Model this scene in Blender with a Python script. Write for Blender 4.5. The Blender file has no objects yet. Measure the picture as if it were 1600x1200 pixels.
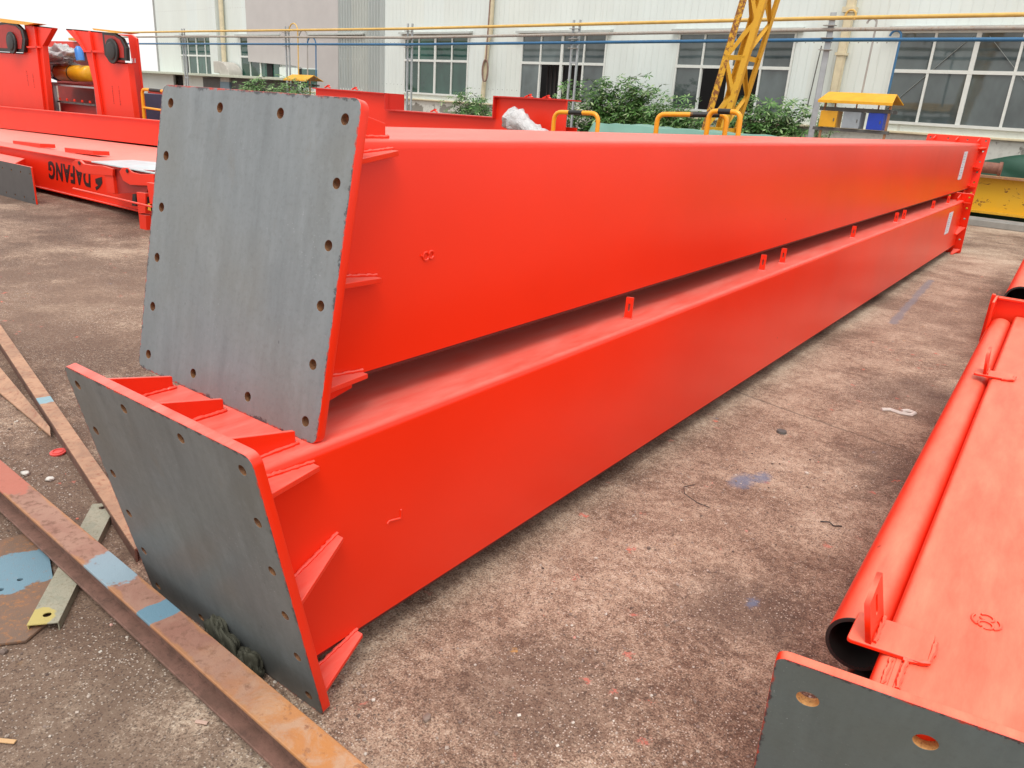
import bpy, bmesh, math, random
from mathutils import Vector, Matrix, noise
S = bpy.context.scene
COL = S.collection
R = math.radians
# ---------------------------------------------------------------- camera
cd = bpy.data.cameras.new('camera'); cam = bpy.data.objects.new('camera', cd); COL.objects.link(cam)
cd.sensor_width = 36.0; cd.lens = 36.0 * 1195.23 / 1600; cd.clip_start = 0.05; cd.clip_end = 600
cr_, cu_, cf_ = [[0.799277, 0.597641, 0.063093], [-0.252726, 0.239015, 0.937551], [-0.545239, 0.765308, -0.342079]]
cam.matrix_world = Matrix(((cr_[0], cu_[0], -cf_[0], 0), (cr_[1], cu_[1], -cf_[1], 0), (cr_[2], cu_[2], -cf_[2], 1.6), (0, 0, 0, 1)))
S.camera = cam
# ---------------------------------------------------------------- light
SUN_EL, SUN_AZ = R(62), R(150)      # azimuth clockwise from +Y
w = bpy.data.worlds.new('World'); S.world = w; w.use_nodes = True
nt = w.node_tree; bg = nt.nodes['Background']
sky = nt.nodes.new('ShaderNodeTexSky'); sky.sky_type = 'NISHITA'; sky.sun_disc = False
sky.sun_elevation = SUN_EL; sky.sun_rotation = SUN_AZ; sky.dust_density = 6.0; sky.air_density = 1.4
hs = nt.nodes.new('ShaderNodeHueSaturation'); hs.inputs['Saturation'].default_value = 0.12; hs.inputs['Value'].default_value = 1.0
nt.links.new(sky.outputs[0], hs.inputs['Color'])
mx = nt.nodes.new('ShaderNodeMix'); mx.data_type = 'RGBA'; mx.inputs[0].default_value = 0.62
mx.inputs[7].default_value = (11.0, 10.8, 10.5, 1)      # even cloud layer over the sky
nt.links.new(hs.outputs[0], mx.inputs[6]); nt.links.new(mx.outputs[2], bg.inputs['Color'])
bg.inputs['Strength'].default_value = 0.10
sl = bpy.data.lights.new('sun', 'SUN'); sl.energy = 1.1; sl.angle = R(22); sl.color = (1, 0.95, 0.88)
sun = bpy.data.objects.new('sun', sl); COL.objects.link(sun)
sd = Vector((math.sin(SUN_AZ) * math.cos(SUN_EL), math.cos(SUN_AZ) * math.cos(SUN_EL), math.sin(SUN_EL)))
sun.rotation_euler = sd.to_track_quat('Z', 'Y').to_euler(); sun.location = (5, -5, 12)
S.view_settings.view_transform = 'Standard'; S.view_settings.look = 'None'
S.view_settings.exposure = 0.60; S.view_settings.gamma = 1
S.render.engine = 'CYCLES'

# ---------------------------------------------------------------- materials
class NT:
    def __init__(s, name):
        s.m = bpy.data.materials.new(name); s.m.use_nodes = True; s.t = s.m.node_tree
        s.b = s.t.nodes['Principled BSDF']; s.n = s.t.nodes
        s.co = s.n.new('ShaderNodeTexCoord').outputs['Object']
    def link(s, a, b): s.t.links.new(a, b)
    def mp(s, sc=(1, 1, 1), rot=(0, 0, 0), src=None):
        m = s.n.new('ShaderNodeMapping'); m.inputs['Scale'].default_value = sc; m.inputs['Rotation'].default_value = rot
        s.link(src or s.co, m.inputs[0]); return m.outputs[0]
    def noise(s, scale, detail=4, rough=.55, vec=None, dist=0):
        n = s.n.new('ShaderNodeTexNoise'); n.inputs['Scale'].default_value = scale; n.inputs['Detail'].default_value = detail
        n.inputs['Roughness'].default_value = rough; n.inputs['Distortion'].default_value = dist
        s.link(vec or s.co, n.inputs['Vector']); return n.outputs['Fac']
    def vor(s, scale, out='Distance', feat='F1', vec=None):
        n = s.n.new('ShaderNodeTexVoronoi'); n.feature = feat; n.inputs['Scale'].default_value = scale
        s.link(vec or s.co, n.inputs['Vector']); return n.outputs[out]
    def ramp(s, fac, stops, interp='LINEAR'):
        r = s.n.new('ShaderNodeValToRGB'); r.color_ramp.interpolation = interp; e = r.color_ramp.elements
        while len(e) < len(stops): e.new(.5)
        for i, (p, c) in enumerate(stops):
            e[i].position = p; e[i].color = (c, c, c, 1) if isinstance(c, (int, float)) else (*c, 1)
        s.link(fac, r.inputs[0]); return r.outputs[0]
    def mix(s, f, a, b, mode='MIX'):
        m = s.n.new('ShaderNodeMix'); m.data_type = 'RGBA'; m.blend_type = mode
        for i, v in ((0, f), (6, a), (7, b)):
            if isinstance(v, (int, float)): m.inputs[i].default_value = v if i == 0 else (v, v, v, 1)
            elif isinstance(v, tuple): m.inputs[i].default_value = (*v, 1)
            else: s.link(v, m.inputs[i])
        return m.outputs[2]
    def math(s, op, a, b=0.0, c=0.0):
        m = s.n.new('ShaderNodeMath'); m.operation = op
        for i, v in enumerate((a, b, c)):
            if isinstance(v, (int, float)): m.inputs[i].default_value = v
            else: s.link(v, m.inputs[i])
        return m.outputs[0]
    def sep(s, src=None):
        n = s.n.new('ShaderNodeSeparateXYZ'); s.link(src or s.co, n.inputs[0]); return n.outputs
    def bump(s, h, strength=.3, dist=.01, prev=None):
        b = s.n.new('ShaderNodeBump'); b.inputs['Strength'].default_value = strength; b.inputs['Distance'].default_value = dist
        s.link(h, b.inputs['Height'])
        if prev: s.link(prev, b.inputs['Normal'])
        s.link(b.outputs[0], s.b.inputs['Normal']); return b.outputs[0]
    def col(s, c):
        if isinstance(c, tuple): s.b.inputs['Base Color'].default_value = (*c, 1)
        else: s.link(c, s.b.inputs['Base Color'])
    def rough(s, v):
        if isinstance(v, (int, float)): s.b.inputs['Roughness'].default_value = v
        else: s.link(v, s.b.inputs['Roughness'])

def m_simple(name, c, rough=.5, metal=0., var=.12, scale=6, bump=.15):
    k = NT(name)
    n = k.noise(scale, 6, .6)
    dark = tuple(x * (1 - var) for x in c); lite = tuple(min(1, x * (1 + var)) for x in c)
    k.col(k.mix(k.ramp(n, [(.3, 0.), (.7, 1.)]), dark, lite)); k.rough(rough); k.b.inputs['Metallic'].default_value = metal
    if bump: k.bump(k.noise(scale * 12, 4), bump, .002)
    return k.m

def m_red(name, base=(.80, .026, .004), rough=.29, dust_sheen=.0, dcol=(.72, .40, .34)):
    k = NT(name)
    big = k.noise(.8, 4, .5); fine = k.noise(9, 6, .65)
    c = k.mix(k.ramp(big, [(.35, 0.), (.7, 1.)]), tuple(x * .93 for x in base), tuple(min(1, x * 1.06) for x in base))
    # dusty film and painted-in sky reflection on faces that look up
    g = k.n.new('ShaderNodeNewGeometry'); z = k.sep(g.outputs['Normal'])[2]
    up = k.ramp(z, [(.6, 0.), (.95, 1.)])
    st = k.noise(6, 7, .7, vec=k.mp((3, .6, 1)))
    dm = k.math('MULTIPLY', up, k.ramp(st, [(.3, .16 + dust_sheen), (.75, .46 + dust_sheen)]))
    c = k.mix(dm, c, dcol)
    # chips and handling marks
    ch = k.vor(2.3, vec=k.mp((1, .7, 1))); cm = k.math('LESS_THAN', ch, .012)
    c = k.mix(k.math('MULTIPLY', cm, .5), c, (.12, .02, .015))
    k.col(c)
    k.rough(k.math('ADD', k.math('MULTIPLY', k.math('MAXIMUM', k.math('SUBTRACT', big, .5), 0.0), .12), k.math('ADD', k.math('MULTIPLY', dm, .35), rough - .005)))
    k.bump(k.noise(1.7, 1, .5), .14, .03)
    k.b.inputs['Specular IOR Level'].default_value = .40
    return k.m

def m_rust(name, a, b, c3, scale=9, paint=None, grad=None):
    k = NT(name)
    n1 = k.noise(scale, 8, .65, dist=.4); n2 = k.noise(scale * 5, 6, .7)
    c = k.mix(k.ramp(n1, [(.38, 0.), (.58, 1.)]), a, b)
    c = k.mix(k.ramp(n2, [(.52, 0.), (.66, .8)]), c, c3)
    if grad:        # the far end of the beam carries brighter, thicker rust
        gx = k.math('ADD', k.sep()[0], k.math('MULTIPLY', k.math('SUBTRACT', k.noise(5, 5, .7), .5), .9))
        gm = k.ramp(k.math('DIVIDE', k.math('SUBTRACT', gx, grad[0]), grad[1] - grad[0]), [(0, 0.), (1, 1.)])
        n3 = k.noise(11, 7, .72, dist=.6)
        oc = k.mix(k.ramp(n3, [(.42, 0.), (.56, 1.)]), (.44, .27, .165), (.44, .19, .06)); oc = k.mix(k.ramp(k.noise(24, 5, .7), [(.58, 0.), (.66, .8)]), oc, (.20, .085, .04))
        c = k.mix(gm, c, oc)
        ey = k.math('ADD', k.math('ABSOLUTE', k.sep()[1]), k.math('MULTIPLY', k.math('SUBTRACT', k.noise(9, 6, .7), .5), .05))
        c = k.mix(k.ramp(ey, [(.036, 0.), (.044, .6)]), c, (.40, .18, .06))
    if paint:
        for (x0, y0, r0, sx, sy, pc) in paint:
            s3 = k.sep()
            dx = k.math('MULTIPLY', k.math('SUBTRACT', s3[0], x0), sx); dy = k.math('MULTIPLY', k.math('SUBTRACT', s3[1], y0), sy)
            d = k.math('SQRT', k.math('ADD', k.math('MULTIPLY', dx, dx), k.math('MULTIPLY', dy, dy)))
            d = k.math('ADD', d, k.math('MULTIPLY', k.math('SUBTRACT', k.noise(14, 5, .6), .5), r0 * 1.1))
            msk = k.ramp(k.math('DIVIDE', d, r0), [(.92, 1.), (1.0, 0.)])
            msk = k.math('MULTIPLY', msk, k.ramp(n2, [(.60, .95), (.70, .35)]))
            c = k.mix(msk, c, pc)
    k.col(c); k.rough(k.math('ADD', k.math('MULTIPLY', n2, .3), .55))
    k.bump(k.noise(scale * 14, 6, .7), .5, .003)
    return k.m

RED = m_red('red_oxide_enamel')
RED2 = m_red('red_enamel_dust_sheen', dust_sheen=.09, rough=.36, dcol=(.80, .38, .24))
REDFAR = m_red('red_enamel_far', base=(.78, .028, .007), rough=.4, dust_sheen=.1)
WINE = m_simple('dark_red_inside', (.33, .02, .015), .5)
UNDERSHADE = m_simple('underside_shade_red', (.10, .009, .006), .6)  # girder red darkened, shade of the gap put into the colour
RUST_HOLE = m_rust('drilled_hole_rust', (.11, .045, .018), (.20, .09, .03), (.06, .022, .01), 40)
RUST_HOLE2 = m_rust('drilled_hole_orange_rust', (.42, .20, .06), (.55, .28, .09), (.22, .09, .03), 40)

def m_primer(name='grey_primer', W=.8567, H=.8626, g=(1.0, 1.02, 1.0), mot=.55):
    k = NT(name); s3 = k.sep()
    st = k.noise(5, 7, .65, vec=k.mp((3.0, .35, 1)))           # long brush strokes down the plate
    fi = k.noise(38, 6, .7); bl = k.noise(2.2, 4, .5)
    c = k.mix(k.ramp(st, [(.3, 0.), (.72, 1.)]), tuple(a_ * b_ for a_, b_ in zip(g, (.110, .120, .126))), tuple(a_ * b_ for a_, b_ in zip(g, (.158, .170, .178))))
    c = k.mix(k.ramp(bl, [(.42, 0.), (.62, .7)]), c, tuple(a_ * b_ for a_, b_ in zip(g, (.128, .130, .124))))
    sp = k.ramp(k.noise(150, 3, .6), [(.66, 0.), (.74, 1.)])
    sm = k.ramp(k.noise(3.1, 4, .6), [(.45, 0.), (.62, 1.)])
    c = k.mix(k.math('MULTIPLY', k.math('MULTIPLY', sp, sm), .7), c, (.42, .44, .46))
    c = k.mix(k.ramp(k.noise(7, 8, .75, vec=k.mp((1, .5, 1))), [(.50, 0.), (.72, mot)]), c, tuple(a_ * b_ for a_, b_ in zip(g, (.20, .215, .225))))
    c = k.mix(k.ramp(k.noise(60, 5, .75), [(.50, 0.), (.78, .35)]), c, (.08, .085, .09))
    wv = k.vor(14, vec=k.mp((1, .25, 1), (0, 0, .3))); 
    c = k.mix(k.math('MULTIPLY', k.math('LESS_THAN', k.math('ADD', wv, k.math('MULTIPLY', fi, .05)), .05), .5), c, (.34, .34, .34))
    dk = k.ramp(k.vor(5.1, vec=k.mp((1.7, .9, 1))), [(.02, 1.), (.035, 0.)])
    c = k.mix(k.math('MULTIPLY', dk, .6), c, (.04, .04, .045))
    # long fine scratches, rust weeping, and ragged red overspray along the rim
    sc1 = k.vor(9, vec=k.mp((1, .06, 1), (0, 0, .5))); sc2 = k.vor(7, vec=k.mp((.08, 1, 1), (0, 0, -.25)))
    for q in (sc1, sc2): c = k.mix(k.math('MULTIPLY', k.ramp(q, [(.010, .6), (.018, 0.)]), k.ramp(bl, [(.48, 0.), (.56, 1.)])), c, (.30, .31, .32))
    rust = k.ramp(k.noise(4.3, 7, .72, vec=k.mp((1.4, .5, 1))), [(.60, 0.), (.76, .45)]); c = k.mix(rust, c, (.15, .115, .075))
    ed = k.math('MINIMUM', k.math('MINIMUM', s3[0], k.math('SUBTRACT', W, s3[0])), k.math('MINIMUM', s3[1], k.math('SUBTRACT', H, s3[1])))
    en = k.math('ADD', ed, k.math('MULTIPLY', k.math('SUBTRACT', k.noise(30, 7, .75), .5), .035))
    c = k.mix(k.ramp(en, [(.0005, 1.), (.0022, 0.)]), c, (.45, .04, .02))
    en2 = k.math('ADD', ed, k.math('MULTIPLY', k.math('SUBTRACT', k.noise(17, 8, .8), .5), .09))
    c = k.mix(k.ramp(en2, [(-.006, .8), (-.003, 0.)]), c, (.035, .035, .04))
    k.col(c); k.rough(k.math('ADD', k.math('MULTIPLY', fi, .25), .30))
    b1 = k.bump(st, .12, .004); k.bump(k.noise(220, 3), .15, .001, b1)
    k.b.inputs['Specular IOR Level'].default_value = .45
    return k.m
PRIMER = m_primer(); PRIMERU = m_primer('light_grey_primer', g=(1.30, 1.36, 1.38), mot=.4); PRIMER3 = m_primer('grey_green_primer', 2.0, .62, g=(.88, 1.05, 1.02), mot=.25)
PRIMERD = m_simple('dark_primer', (.075, .072, .072), .5)
BLACK = m_simple('black_rubber', (.012, .012, .012), .45)
BORE = m_simple('pipe_bore', (.02, .017, .016), .6)
GALV = m_simple('galvanised_steel', (.42, .45, .47), .38, .5)
PALEDECK = m_simple('pale_blue_deck', (.50, .60, .63), .35, .0)
YEL = m_simple('yellow_paint', (.72, .36, .015), .35, var=.1)
ORYEL = m_simple('orange_yellow_tube', (.80, .33, .012), .3, var=.06)
YELP = m_simple('yellow_pipe_paint', (.62, .40, .11), .45)
GREYP = m_simple('grey_pipe_paint', (.33, .32, .30), .5)
BLUEP = m_simple('blue_pipe_paint', (.03, .13, .27), .4)
BLUE = m_simple('blue_cabinet_paint', (.012, .05, .42), .35)
LGREY = m_simple('light_grey_paint', (.28, .32, .35), .4)
DGREY = m_simple('weathered_dark_grey', (.10, .10, .095), .7)
CREAM = m_simple('cream_paint', (.62, .55, .38), .55)
WHITEF = m_simple('white_window_frame', (.66, .69, .66), .4, var=.05)
GREENT = m_simple('green_tarpaulin', (.007, .062, .036), .5, scale=3, bump=.6)
TEALT = m_simple('pale_green_tarpaulin', (.13, .27, .22), .55, scale=3, bump=.6)
RAGM = m_simple('dark_olive_rag', (.050, .050, .034), .8, var=.3, scale=9, bump=.3)
WOODM = m_simple('raw_wood', (.55, .34, .17), .7)
WOODP = m_simple('pale_pink_wood', (.55, .38, .31), .7)
PAPER = m_simple('white_sticker', (.62, .62, .68), .5)
INKM = m_simple('grey_print', (.30, .30, .36), .6)
LETTER = m_simple('black_lettering', (.012, .010, .010), .5)
STONE = m_simple('pale_stone', (.42, .38, .34), .85, var=.4, scale=40)
WHITED = m_simple('white_scrap', (.62, .60, .56), .7)
CABLE = m_simple('dark_cable', (.03, .03, .03), .6)
PINKLID = m_simple('red_plastic_lid', (.62, .06, .05), .4)
BARK = m_simple('brown_stem', (.12, .10, .06), .8)

def m_plastic():
    k = NT('wrap_film')
    k.col((.78, .79, .80)); k.rough(.15); k.b.inputs['Transmission Weight'].default_value = .35
    k.b.inputs['Alpha'].default_value = 1
    k.bump(k.noise(9, 5, .6, dist=1.2), .9, .05); return k.m
FILM = m_plastic()

def m_leaf():
    k = NT('leaf_green')
    i = k.n.new('ShaderNodeNewGeometry').outputs['Random Per Island']
    c = k.ramp(i, [(0, (.028, .085, .016)), (.45, (.070, .18, .036)), (.80, (.14, .28, .07)), (1, (.36, .45, .24))])
    k.col(c); k.rough(.5); k.b.inputs['Subsurface Weight'].default_value = 0
    return k.m
LEAF = m_leaf()

def m_glass(name, c):
    k = NT(name)
    n = k.noise(.9, 4, .6, vec=k.mp((1, 1, .6)))
    k.col(k.mix(k.ramp(n, [(.35, 0.), (.65, 1.)]), tuple(x * .7 for x in c), tuple(x * 1.35 for x in c)))
    oi = k.n.new('ShaderNodeObjectInfo').outputs['Random']
    nz = k.noise(.5, 5, .6, vec=k.mp((1.4, 1, .8)))
    cc_ = k.mix(k.ramp(n, [(.35, 0.), (.65, 1.)]), tuple(x * .55 for x in c), tuple(x * 1.5 for x in c))
    k.col(k.mix(k.ramp(oi, [(0, 0.), (1, .55)]), cc_, tuple(x * .30 for x in c)))
    k.rough(.06); k.bump(k.noise(1.3, 2), .06, .05); k.b.inputs['Specular IOR Level'].default_value = .9; return k.m
GLASSG = m_glass('green_tinted_glass', (.025, .085, .062)); GLASSD = m_glass('grey_tinted_glass', (.085, .110, .110))
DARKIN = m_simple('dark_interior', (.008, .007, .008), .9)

def m_cladding(name, base, pitch=.20, cream=None):
    k = NT(name); s3 = k.sep()
    p = k.math('FRACT', k.math('DIVIDE', s3[0], pitch))
    line = k.math('LESS_THAN', p, .06)
    n = k.noise(1.0, 5, .6, vec=k.mp((1, 1, .25))); d = k.noise(7, 6, .7, vec=k.mp((1, 1, .2)))
    c = k.mix(k.ramp(n, [(.3, 0.), (.7, 1.)]), tuple(x * .90 for x in base), base)
    c = k.mix(k.ramp(d, [(.55, 0.), (.8, .35)]), c, tuple(x * .72 for x in base))
    if cream:
        msk = k.ramp(k.math('ADD', s3[0], k.math('MULTIPLY', k.noise(.8), .1)), [(0, 0.), (1, 1.)])
    idx = k.math('FLOOR', k.math('DIVIDE', s3[0], .95))
    wn = k.n.new('ShaderNodeTexWhiteNoise'); wn.noise_dimensions = '1D'; k.link(idx, wn.inputs['W'])
    c = k.mix(k.math('MULTIPLY', wn.outputs['Value'], .22), c, (.63, .62, .52))
    run = k.ramp(k.noise(2.2, 6, .7, vec=k.mp((2.5, 1, .10))), [(.60, 0.), (.74, .5)])
    c = k.mix(run, c, (.36, .34, .28))
    rw = k.math('ABSOLUTE', k.math('SUBTRACT', k.math('FRACT', k.math('DIVIDE', s3[2], 1.35)), .5)); sc_ = k.math('MULTIPLY', k.math('LESS_THAN', rw, .008), k.math('LESS_THAN', k.math('ABSOLUTE', k.math('SUBTRACT', p, .5)), .07))
    c = k.mix(k.math('MULTIPLY', sc_, .8), c, (.16, .15, .13))
    k.col(c); k.rough(.45)
    k.bump(k.math('SUBTRACT', 1.0, line), .9, .012)
    return k.m
CLAD = m_cladding('mint_white_cladding', (.70, .77, .75))
GREYCLAD = m_cladding('grey_corrugated', (.40, .44, .43), .16)
COVER = m_simple('pinkish_grey_sheet', (.47, .45, .44), .5, var=.05, scale=1.5)

def m_base():
    k = NT('peeling_whitewash')
    n = k.noise(1.1, 8, .62, dist=.3); s3 = k.sep()
    h = k.math('ADD', n, k.math('MULTIPLY', k.math('SUBTRACT', s3[2], 1.15), .22))
    c = k.mix(k.ramp(h, [(.47, 0.), (.485, 1.)]), (.24, .23, .20), (.60, .60, .55))
    c = k.mix(k.ramp(k.noise(12, 5), [(.5, 0.), (.8, .4)]), c, (.2, .19, .17))
    k.col(c); k.rough(.85); k.bump(h, .4, .02); return k.m
BASEW = m_base()

def m_ypeel():
    k = NT('yellow_peeled_paint'); s3 = k.sep()
    n = k.noise(5, 8, .7, vec=k.mp((1, 1, 1.6)), dist=.8)
    msk = k.ramp(n, [(.60, 0.), (.615, 1.)])
    c = k.mix(msk, (.66, .37, .012), (.13, .04, .015)); c = k.mix(k.ramp(k.noise(2, 5), [(.5, 0.), (.8, .4)]), c, (.58, .36, .05))
    k.col(c); k.rough(.42); return k.m
YPEEL = m_ypeel()
def m_yrust(name, th):
    k = NT(name); n = k.noise(16, 7, .72); n2 = k.noise(3, 3)
    c = k.mix(k.ramp(k.math('ADD', n, k.math('MULTIPLY', n2, .2)), [(th, 0.), (th + .06, 1.)]), (.66, .36, .02), (.22, .08, .02))
    k.col(c); k.rough(.55); k.bump(n, .4, .01); return k.m
YLAT = m_yrust('yellow_lattice_paint', .70); YLATR = m_yrust('rusty_lattice_paint', .56)

def m_ground():
    k = NT('stained_concrete')
    P = k.co
    big = k.noise(.55, 6, .62, dist=.3); med = k.noise(2.6, 9, .72, dist=.2); fine = k.noise(26, 8, .75); grit = k.noise(170, 4, .7)
    s3 = k.sep()
    # position bias: paler worn concrete in the aisle, browner dirt on the left and right
    lx = k.ramp(k.math('DIVIDE', k.math('ADD', s3[0], 4.2), 4.2), [(.30, .36), (.62, .50), (.80, .54), (.90, .44)])
    a = k.math('ADD', k.math('MULTIPLY', big, .52), k.math('MULTIPLY', med, .48))
    a = k.math('ADD', a, k.math('MULTIPLY', k.math('SUBTRACT', fine, .5), .50))
    a = k.math('ADD', a, k.math('MULTIPLY', k.math('SUBTRACT', lx, .5), .55))
    a = k.math('ADD', a, k.math('MULTIPLY', k.math('SUBTRACT', grit, .5), .60))
    c = k.ramp(a, [(.35, (.106, .059, .040)), (.43, (.185, .113, .080)), (.50, (.31, .208, .149)), (.58, (.45, .338, .252)), (.70, (.60, .49, .385))])
    # crumbly surface: pale worn skin broken by dark pores, millimetre scale
    cr1 = k.noise(95, 5, .8, vec=k.mp((1, 1, 1), (0, 0, .4))); cr2 = k.noise(60, 7, .82)
    patch = k.ramp(k.noise(1.9, 6, .65), [(.36, .25), (.60, 1.)])
    c = k.mix(k.math('MULTIPLY', k.ramp(cr2, [(.53, 0.), (.60, .62)]), patch), c, k.mix(a, (.30, .21, .15), (.74, .64, .52)))
    c = k.mix(k.math('MULTIPLY', k.ramp(cr1, [(.36, .75), (.44, 0.)]), .8), c, (.060, .038, .028))
    # pale crust bottom centre and along the joint, damp dark stains in the aisle
    for (x0, y0, r0, pc, st) in ((-1.25, .80, .20, (.60, .50, .38), .5), (-1.02, .92, .18, (.60, .50, .39), .5), (-.92, 1.55, .34, (.105, .070, .052), .5), (-.62, 2.35, .30, (.10, .065, .05), .6),
                             (-.35, 3.9, .45, (.11, .075, .058), .65), (-.5, 5.3, .6, (.12, .08, .062), .5), (-2.1, .60, .9, (.135, .088, .064), .7), (-3.0, 1.25, .8, (.13, .082, .06), .7), (-1.55, .5, .5, (.16, .108, .08), .55), (-6.0, 2.6, 1.6, (.20, .125, .09), .5), (.2, 8.0, 2.0, (.22, .15, .11), .45)):
        dx = k.math('SUBTRACT', s3[0], x0); dy = k.math('SUBTRACT', s3[1], y0)
        d = k.math('SQRT', k.math('ADD', k.math('MULTIPLY', dx, dx), k.math('MULTIPLY', dy, dy)))
        d = k.math('ADD', k.math('DIVIDE', d, r0), k.math('ADD', k.math('MULTIPLY', k.math('SUBTRACT', med, .5), 2.2), k.math('MULTIPLY', k.math('SUBTRACT', cr2, .5), 2.0)))
        c = k.mix(k.ramp(d, [(.45, st), (1.0, 0.)]), c, pc)
    # crushed aggregate showing through
    v = k.vor(150, 'Color'); vd = k.vor(150); sv = k.sep(v)[0]
    agg = k.math('MULTIPLY', k.math('GREATER_THAN', sv, .82), k.math('LESS_THAN', vd, .40))
    agg = k.math('MULTIPLY', agg, k.ramp(k.noise(1.6, 5, .6), [(.38, .25), (.62, 1.)]))
    c = k.mix(k.math('MULTIPLY', agg, .75), c, k.mix(sv, (.30, .24, .20), (.68, .60, .52)))
    v2 = k.vor(210, 'Color', vec=k.mp((1, 1, 1))); d2 = k.math('MULTIPLY', k.math('GREATER_THAN', k.sep(v2)[1], .84), .55)
    c = k.mix(d2, c, (.055, .036, .03))
    # paint drips: red, blue, orange
    for sc, off, th, pc in ((4.3, 5.2, .022, (.66, .14, .09)), (3.1, 0, .026, (.62, .10, .07)), (2.5, 3.1, .024, (.12, .19, .30)), (2.9, 7.7, .020, (.60, .32, .08)), (6.1, 1.3, .020, (.55, .16, .12))):
        m = k.n.new('ShaderNodeMapping'); m.inputs['Location'].default_value = (off, off * 1.7, 0); k.link(P, m.inputs[0])
        d = k.vor(sc, vec=m.outputs[0]); d = k.math('ADD', k.math('DIVIDE', d, sc), k.math('MULTIPLY', k.math('SUBTRACT', k.noise(38, 6, .75), .5), .16))
        msk = k.math('MULTIPLY', k.ramp(d, [(th * .25, .75), (th * .55, 0.)]), k.ramp(k.noise(1.3 + sc * .1, 3), [(.48, 0.), (.56, 1.)]))
        c = k.mix(msk, c, pc)
    # slab joints
    for (x0, y0, dx, dy) in ((-1.033, 10.555, .984, .178), (-.55, 4.314, .979, -.204), ):
        dd = k.math('ADD', k.math('MULTIPLY', k.math('SUBTRACT', s3[0], x0), -dy), k.math('MULTIPLY', k.math('SUBTRACT', s3[1], y0), dx))
        dd = k.math('ABSOLUTE', k.math('ADD', dd, k.math('MULTIPLY', k.math('SUBTRACT', med, .5), .09)))
        c = k.mix(k.ramp(dd, [(.004, .55), (.014, 0.)]), c, (.07, .05, .04))
    # blue drag mark
    d = k.math('ABSOLUTE', k.math('SUBTRACT', k.math('SUBTRACT', s3[0], -1.20), k.math('MULTIPLY', k.math('SUBTRACT', s3[1], 8.7), -.045)))
    band = k.math('MULTIPLY', k.ramp(k.math('ADD', d, k.math('MULTIPLY', k.math('SUBTRACT', med, .5), .12)), [(.02, 1.), (.045, 0.)]),
                  k.math('MULTIPLY', k.math('GREATER_THAN', s3[1], 7.3), k.math('LESS_THAN', s3[1], 10.0)))
    c = k.mix(k.math('MULTIPLY', band, .7), c, (.20, .20, .23))
    for (x0, y0, r0) in ((-.985, 3.31, .07), (-.93, 3.42, .05), (-.6, 2.4, .025)):
        dx = k.math('SUBTRACT', s3[0], x0); dy = k.math('MULTIPLY', k.math('SUBTRACT', s3[1], y0), .6)
        d = k.math('SQRT', k.math('ADD', k.math('MULTIPLY', dx, dx), k.math('MULTIPLY', dy, dy)))
        d = k.math('ADD', d, k.math('MULTIPLY', k.math('SUBTRACT', fine, .5), .10))
        c = k.mix(k.ramp(k.math('DIVIDE', d, r0), [(.4, .7), (.95, 0.)]), c, (.12, .17, .27))
    k.col(c); k.rough(k.ramp(a, [(.3, .75), (.7, .92)])); k.b.inputs['Specular IOR Level'].default_value = .3
    h = k.math('ADD', k.math('MULTIPLY', fine, .8), k.math('MULTIPLY', cr2, .8)); h = k.math('ADD', h, k.math('ADD', k.math('MULTIPLY', grit, .6), k.math('MULTIPLY', agg, .5)))
    k.bump(h, .55, .006)
    return k.m
GROUND = m_ground()

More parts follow.
